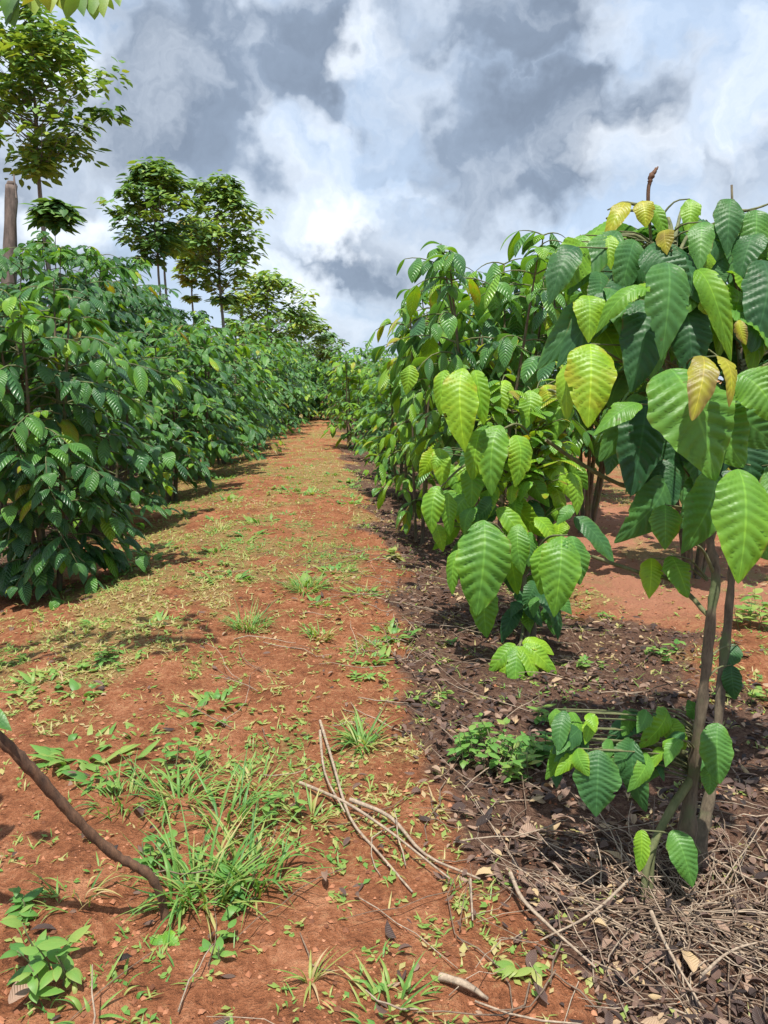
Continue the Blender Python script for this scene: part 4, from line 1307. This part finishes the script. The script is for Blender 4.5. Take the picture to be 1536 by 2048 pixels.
dark = total([(blob(340, 190, 330, 210, .8), 1.05), (blob(560, 120, 190, 170, .7), 1.0), (blob(480, 330, 200, 110, .8), .7), (blob(1090, 280, 290, 150, .7), 1.15), (blob(720, 480, 210, 100, .8), .62),
              (blob(1030, 60, 170, 90, .8), .65), (blob(790, 130, 120, 220, .8), .2), (blob(1480, 270, 150, 130, .9), .6), (blob(900, 420, 120, 100, .8), .25),
              (blob(-300, 300, 400, 260, .8), .8), (blob(1900, 200, 320, 200, .8), .8), (blob(700, -420, 600, 260, .8), .9), (blob(60, 560, 260, 90, .9), .5)])
white = total([(blob(670, 430, 120, 70, .9), 1.0), (blob(620, 290, 130, 100, .9), .45), (blob(1290, 300, 90, 60, .9), .55), (blob(1500, 150, 120, 120, .9), .75), (blob(760, 360, 70, 70, .9), .6),
               (blob(60, 110, 130, 90, .9), .8), (blob(770, 80, 90, 90, .9), .5), (blob(180, 430, 200, 60, .9), .6), (blob(600, 560, 120, 60, .9), .6)])
fine = sky_noise(W2, 5.0, 12, .55)
up = vm('ADD', W2, (0.012, -.01, .045)).outputs[0]
fineu = sky_noise(up, 5.0, 12, .55)
relief = mth(new, link, 'MULTIPLY', mth(new, link, 'SUBTRACT', fine, fineu), 3.2)
fine2 = sky_noise(V, 24, 8, .62)
dk = mth(new, link, 'MULTIPLY_ADD', fine, 2.3, -1.1)
dk = mth(new, link, 'ADD', dark, dk)
dk = mth(new, link, 'ADD', dk, mth(new, link, 'MULTIPLY_ADD', fine2, .3, -.15))
dk = mth(new, link, 'SUBTRACT', dk, mth(new, link, 'MULTIPLY', white, .75))
sm = new('ShaderNodeMapRange'); sm.interpolation_type = 'SMOOTHSTEP'
sm.inputs['From Min'].default_value = -.16; sm.inputs['From Max'].default_value = .92
link(dk, sm.inputs['Value'])
low = sky_noise(W2, 2.6, 4, .5)
rim = mth(new, link, 'MULTIPLY', mth(new, link, 'MULTIPLY', sm.outputs[0], mth(new, link, 'SUBTRACT', 1.0, sm.outputs[0])), .75)
dk = mth(new, link, 'MULTIPLY', sm.outputs[0], mth(new, link, 'MULTIPLY_ADD', low, 1.1, .32, clamp=True))
dk = mth(new, link, 'SUBTRACT', dk, mth(new, link, 'MULTIPLY', relief, .38), clamp=True)
# nishita colour of the clear air, veiled by thin bright cloud, then grey bellies and white tops
veil = new('ShaderNodeMixRGB'); veil.inputs[0].default_value = .84
link(sky.outputs[0], veil.inputs[1]); veil.inputs[2].default_value = (4.3, 5.3, 6.75, 1)
m1 = new('ShaderNodeMixRGB'); link(dk, m1.inputs[0]); link(veil.outputs[0], m1.inputs[1]); m1.inputs[2].default_value = (1.65, 2.08, 2.78, 1)
wf = mth(new, link, 'ADD', mth(new, link, 'MULTIPLY', white, mth(new, link, 'MULTIPLY_ADD', fine, 2.6, -.75, clamp=True)), mth(new, link, 'MULTIPLY_ADD', relief, .45, rim))
wf = mth(new, link, 'MULTIPLY', wf, 1.25, clamp=True)
m2 = new('ShaderNodeMixRGB'); link(wf, m2.inputs[0]); link(m1.outputs[0], m2.inputs[1]); m2.inputs[2].default_value = (7.2, 7.6, 8.1, 1)
link(m2.outputs[0], bg.inputs['Color']); bg.inputs['Strength'].default_value = .10

scene.view_settings.view_transform = 'Standard'
scene.view_settings.look = 'None'
scene.view_settings.exposure = 0.6
scene.view_settings.gamma = 1
scene.render.engine = 'CYCLES'
scene.cycles.max_bounces = 6
scene.cycles.transparent_max_bounces = 4
scene.cycles.use_denoising = True
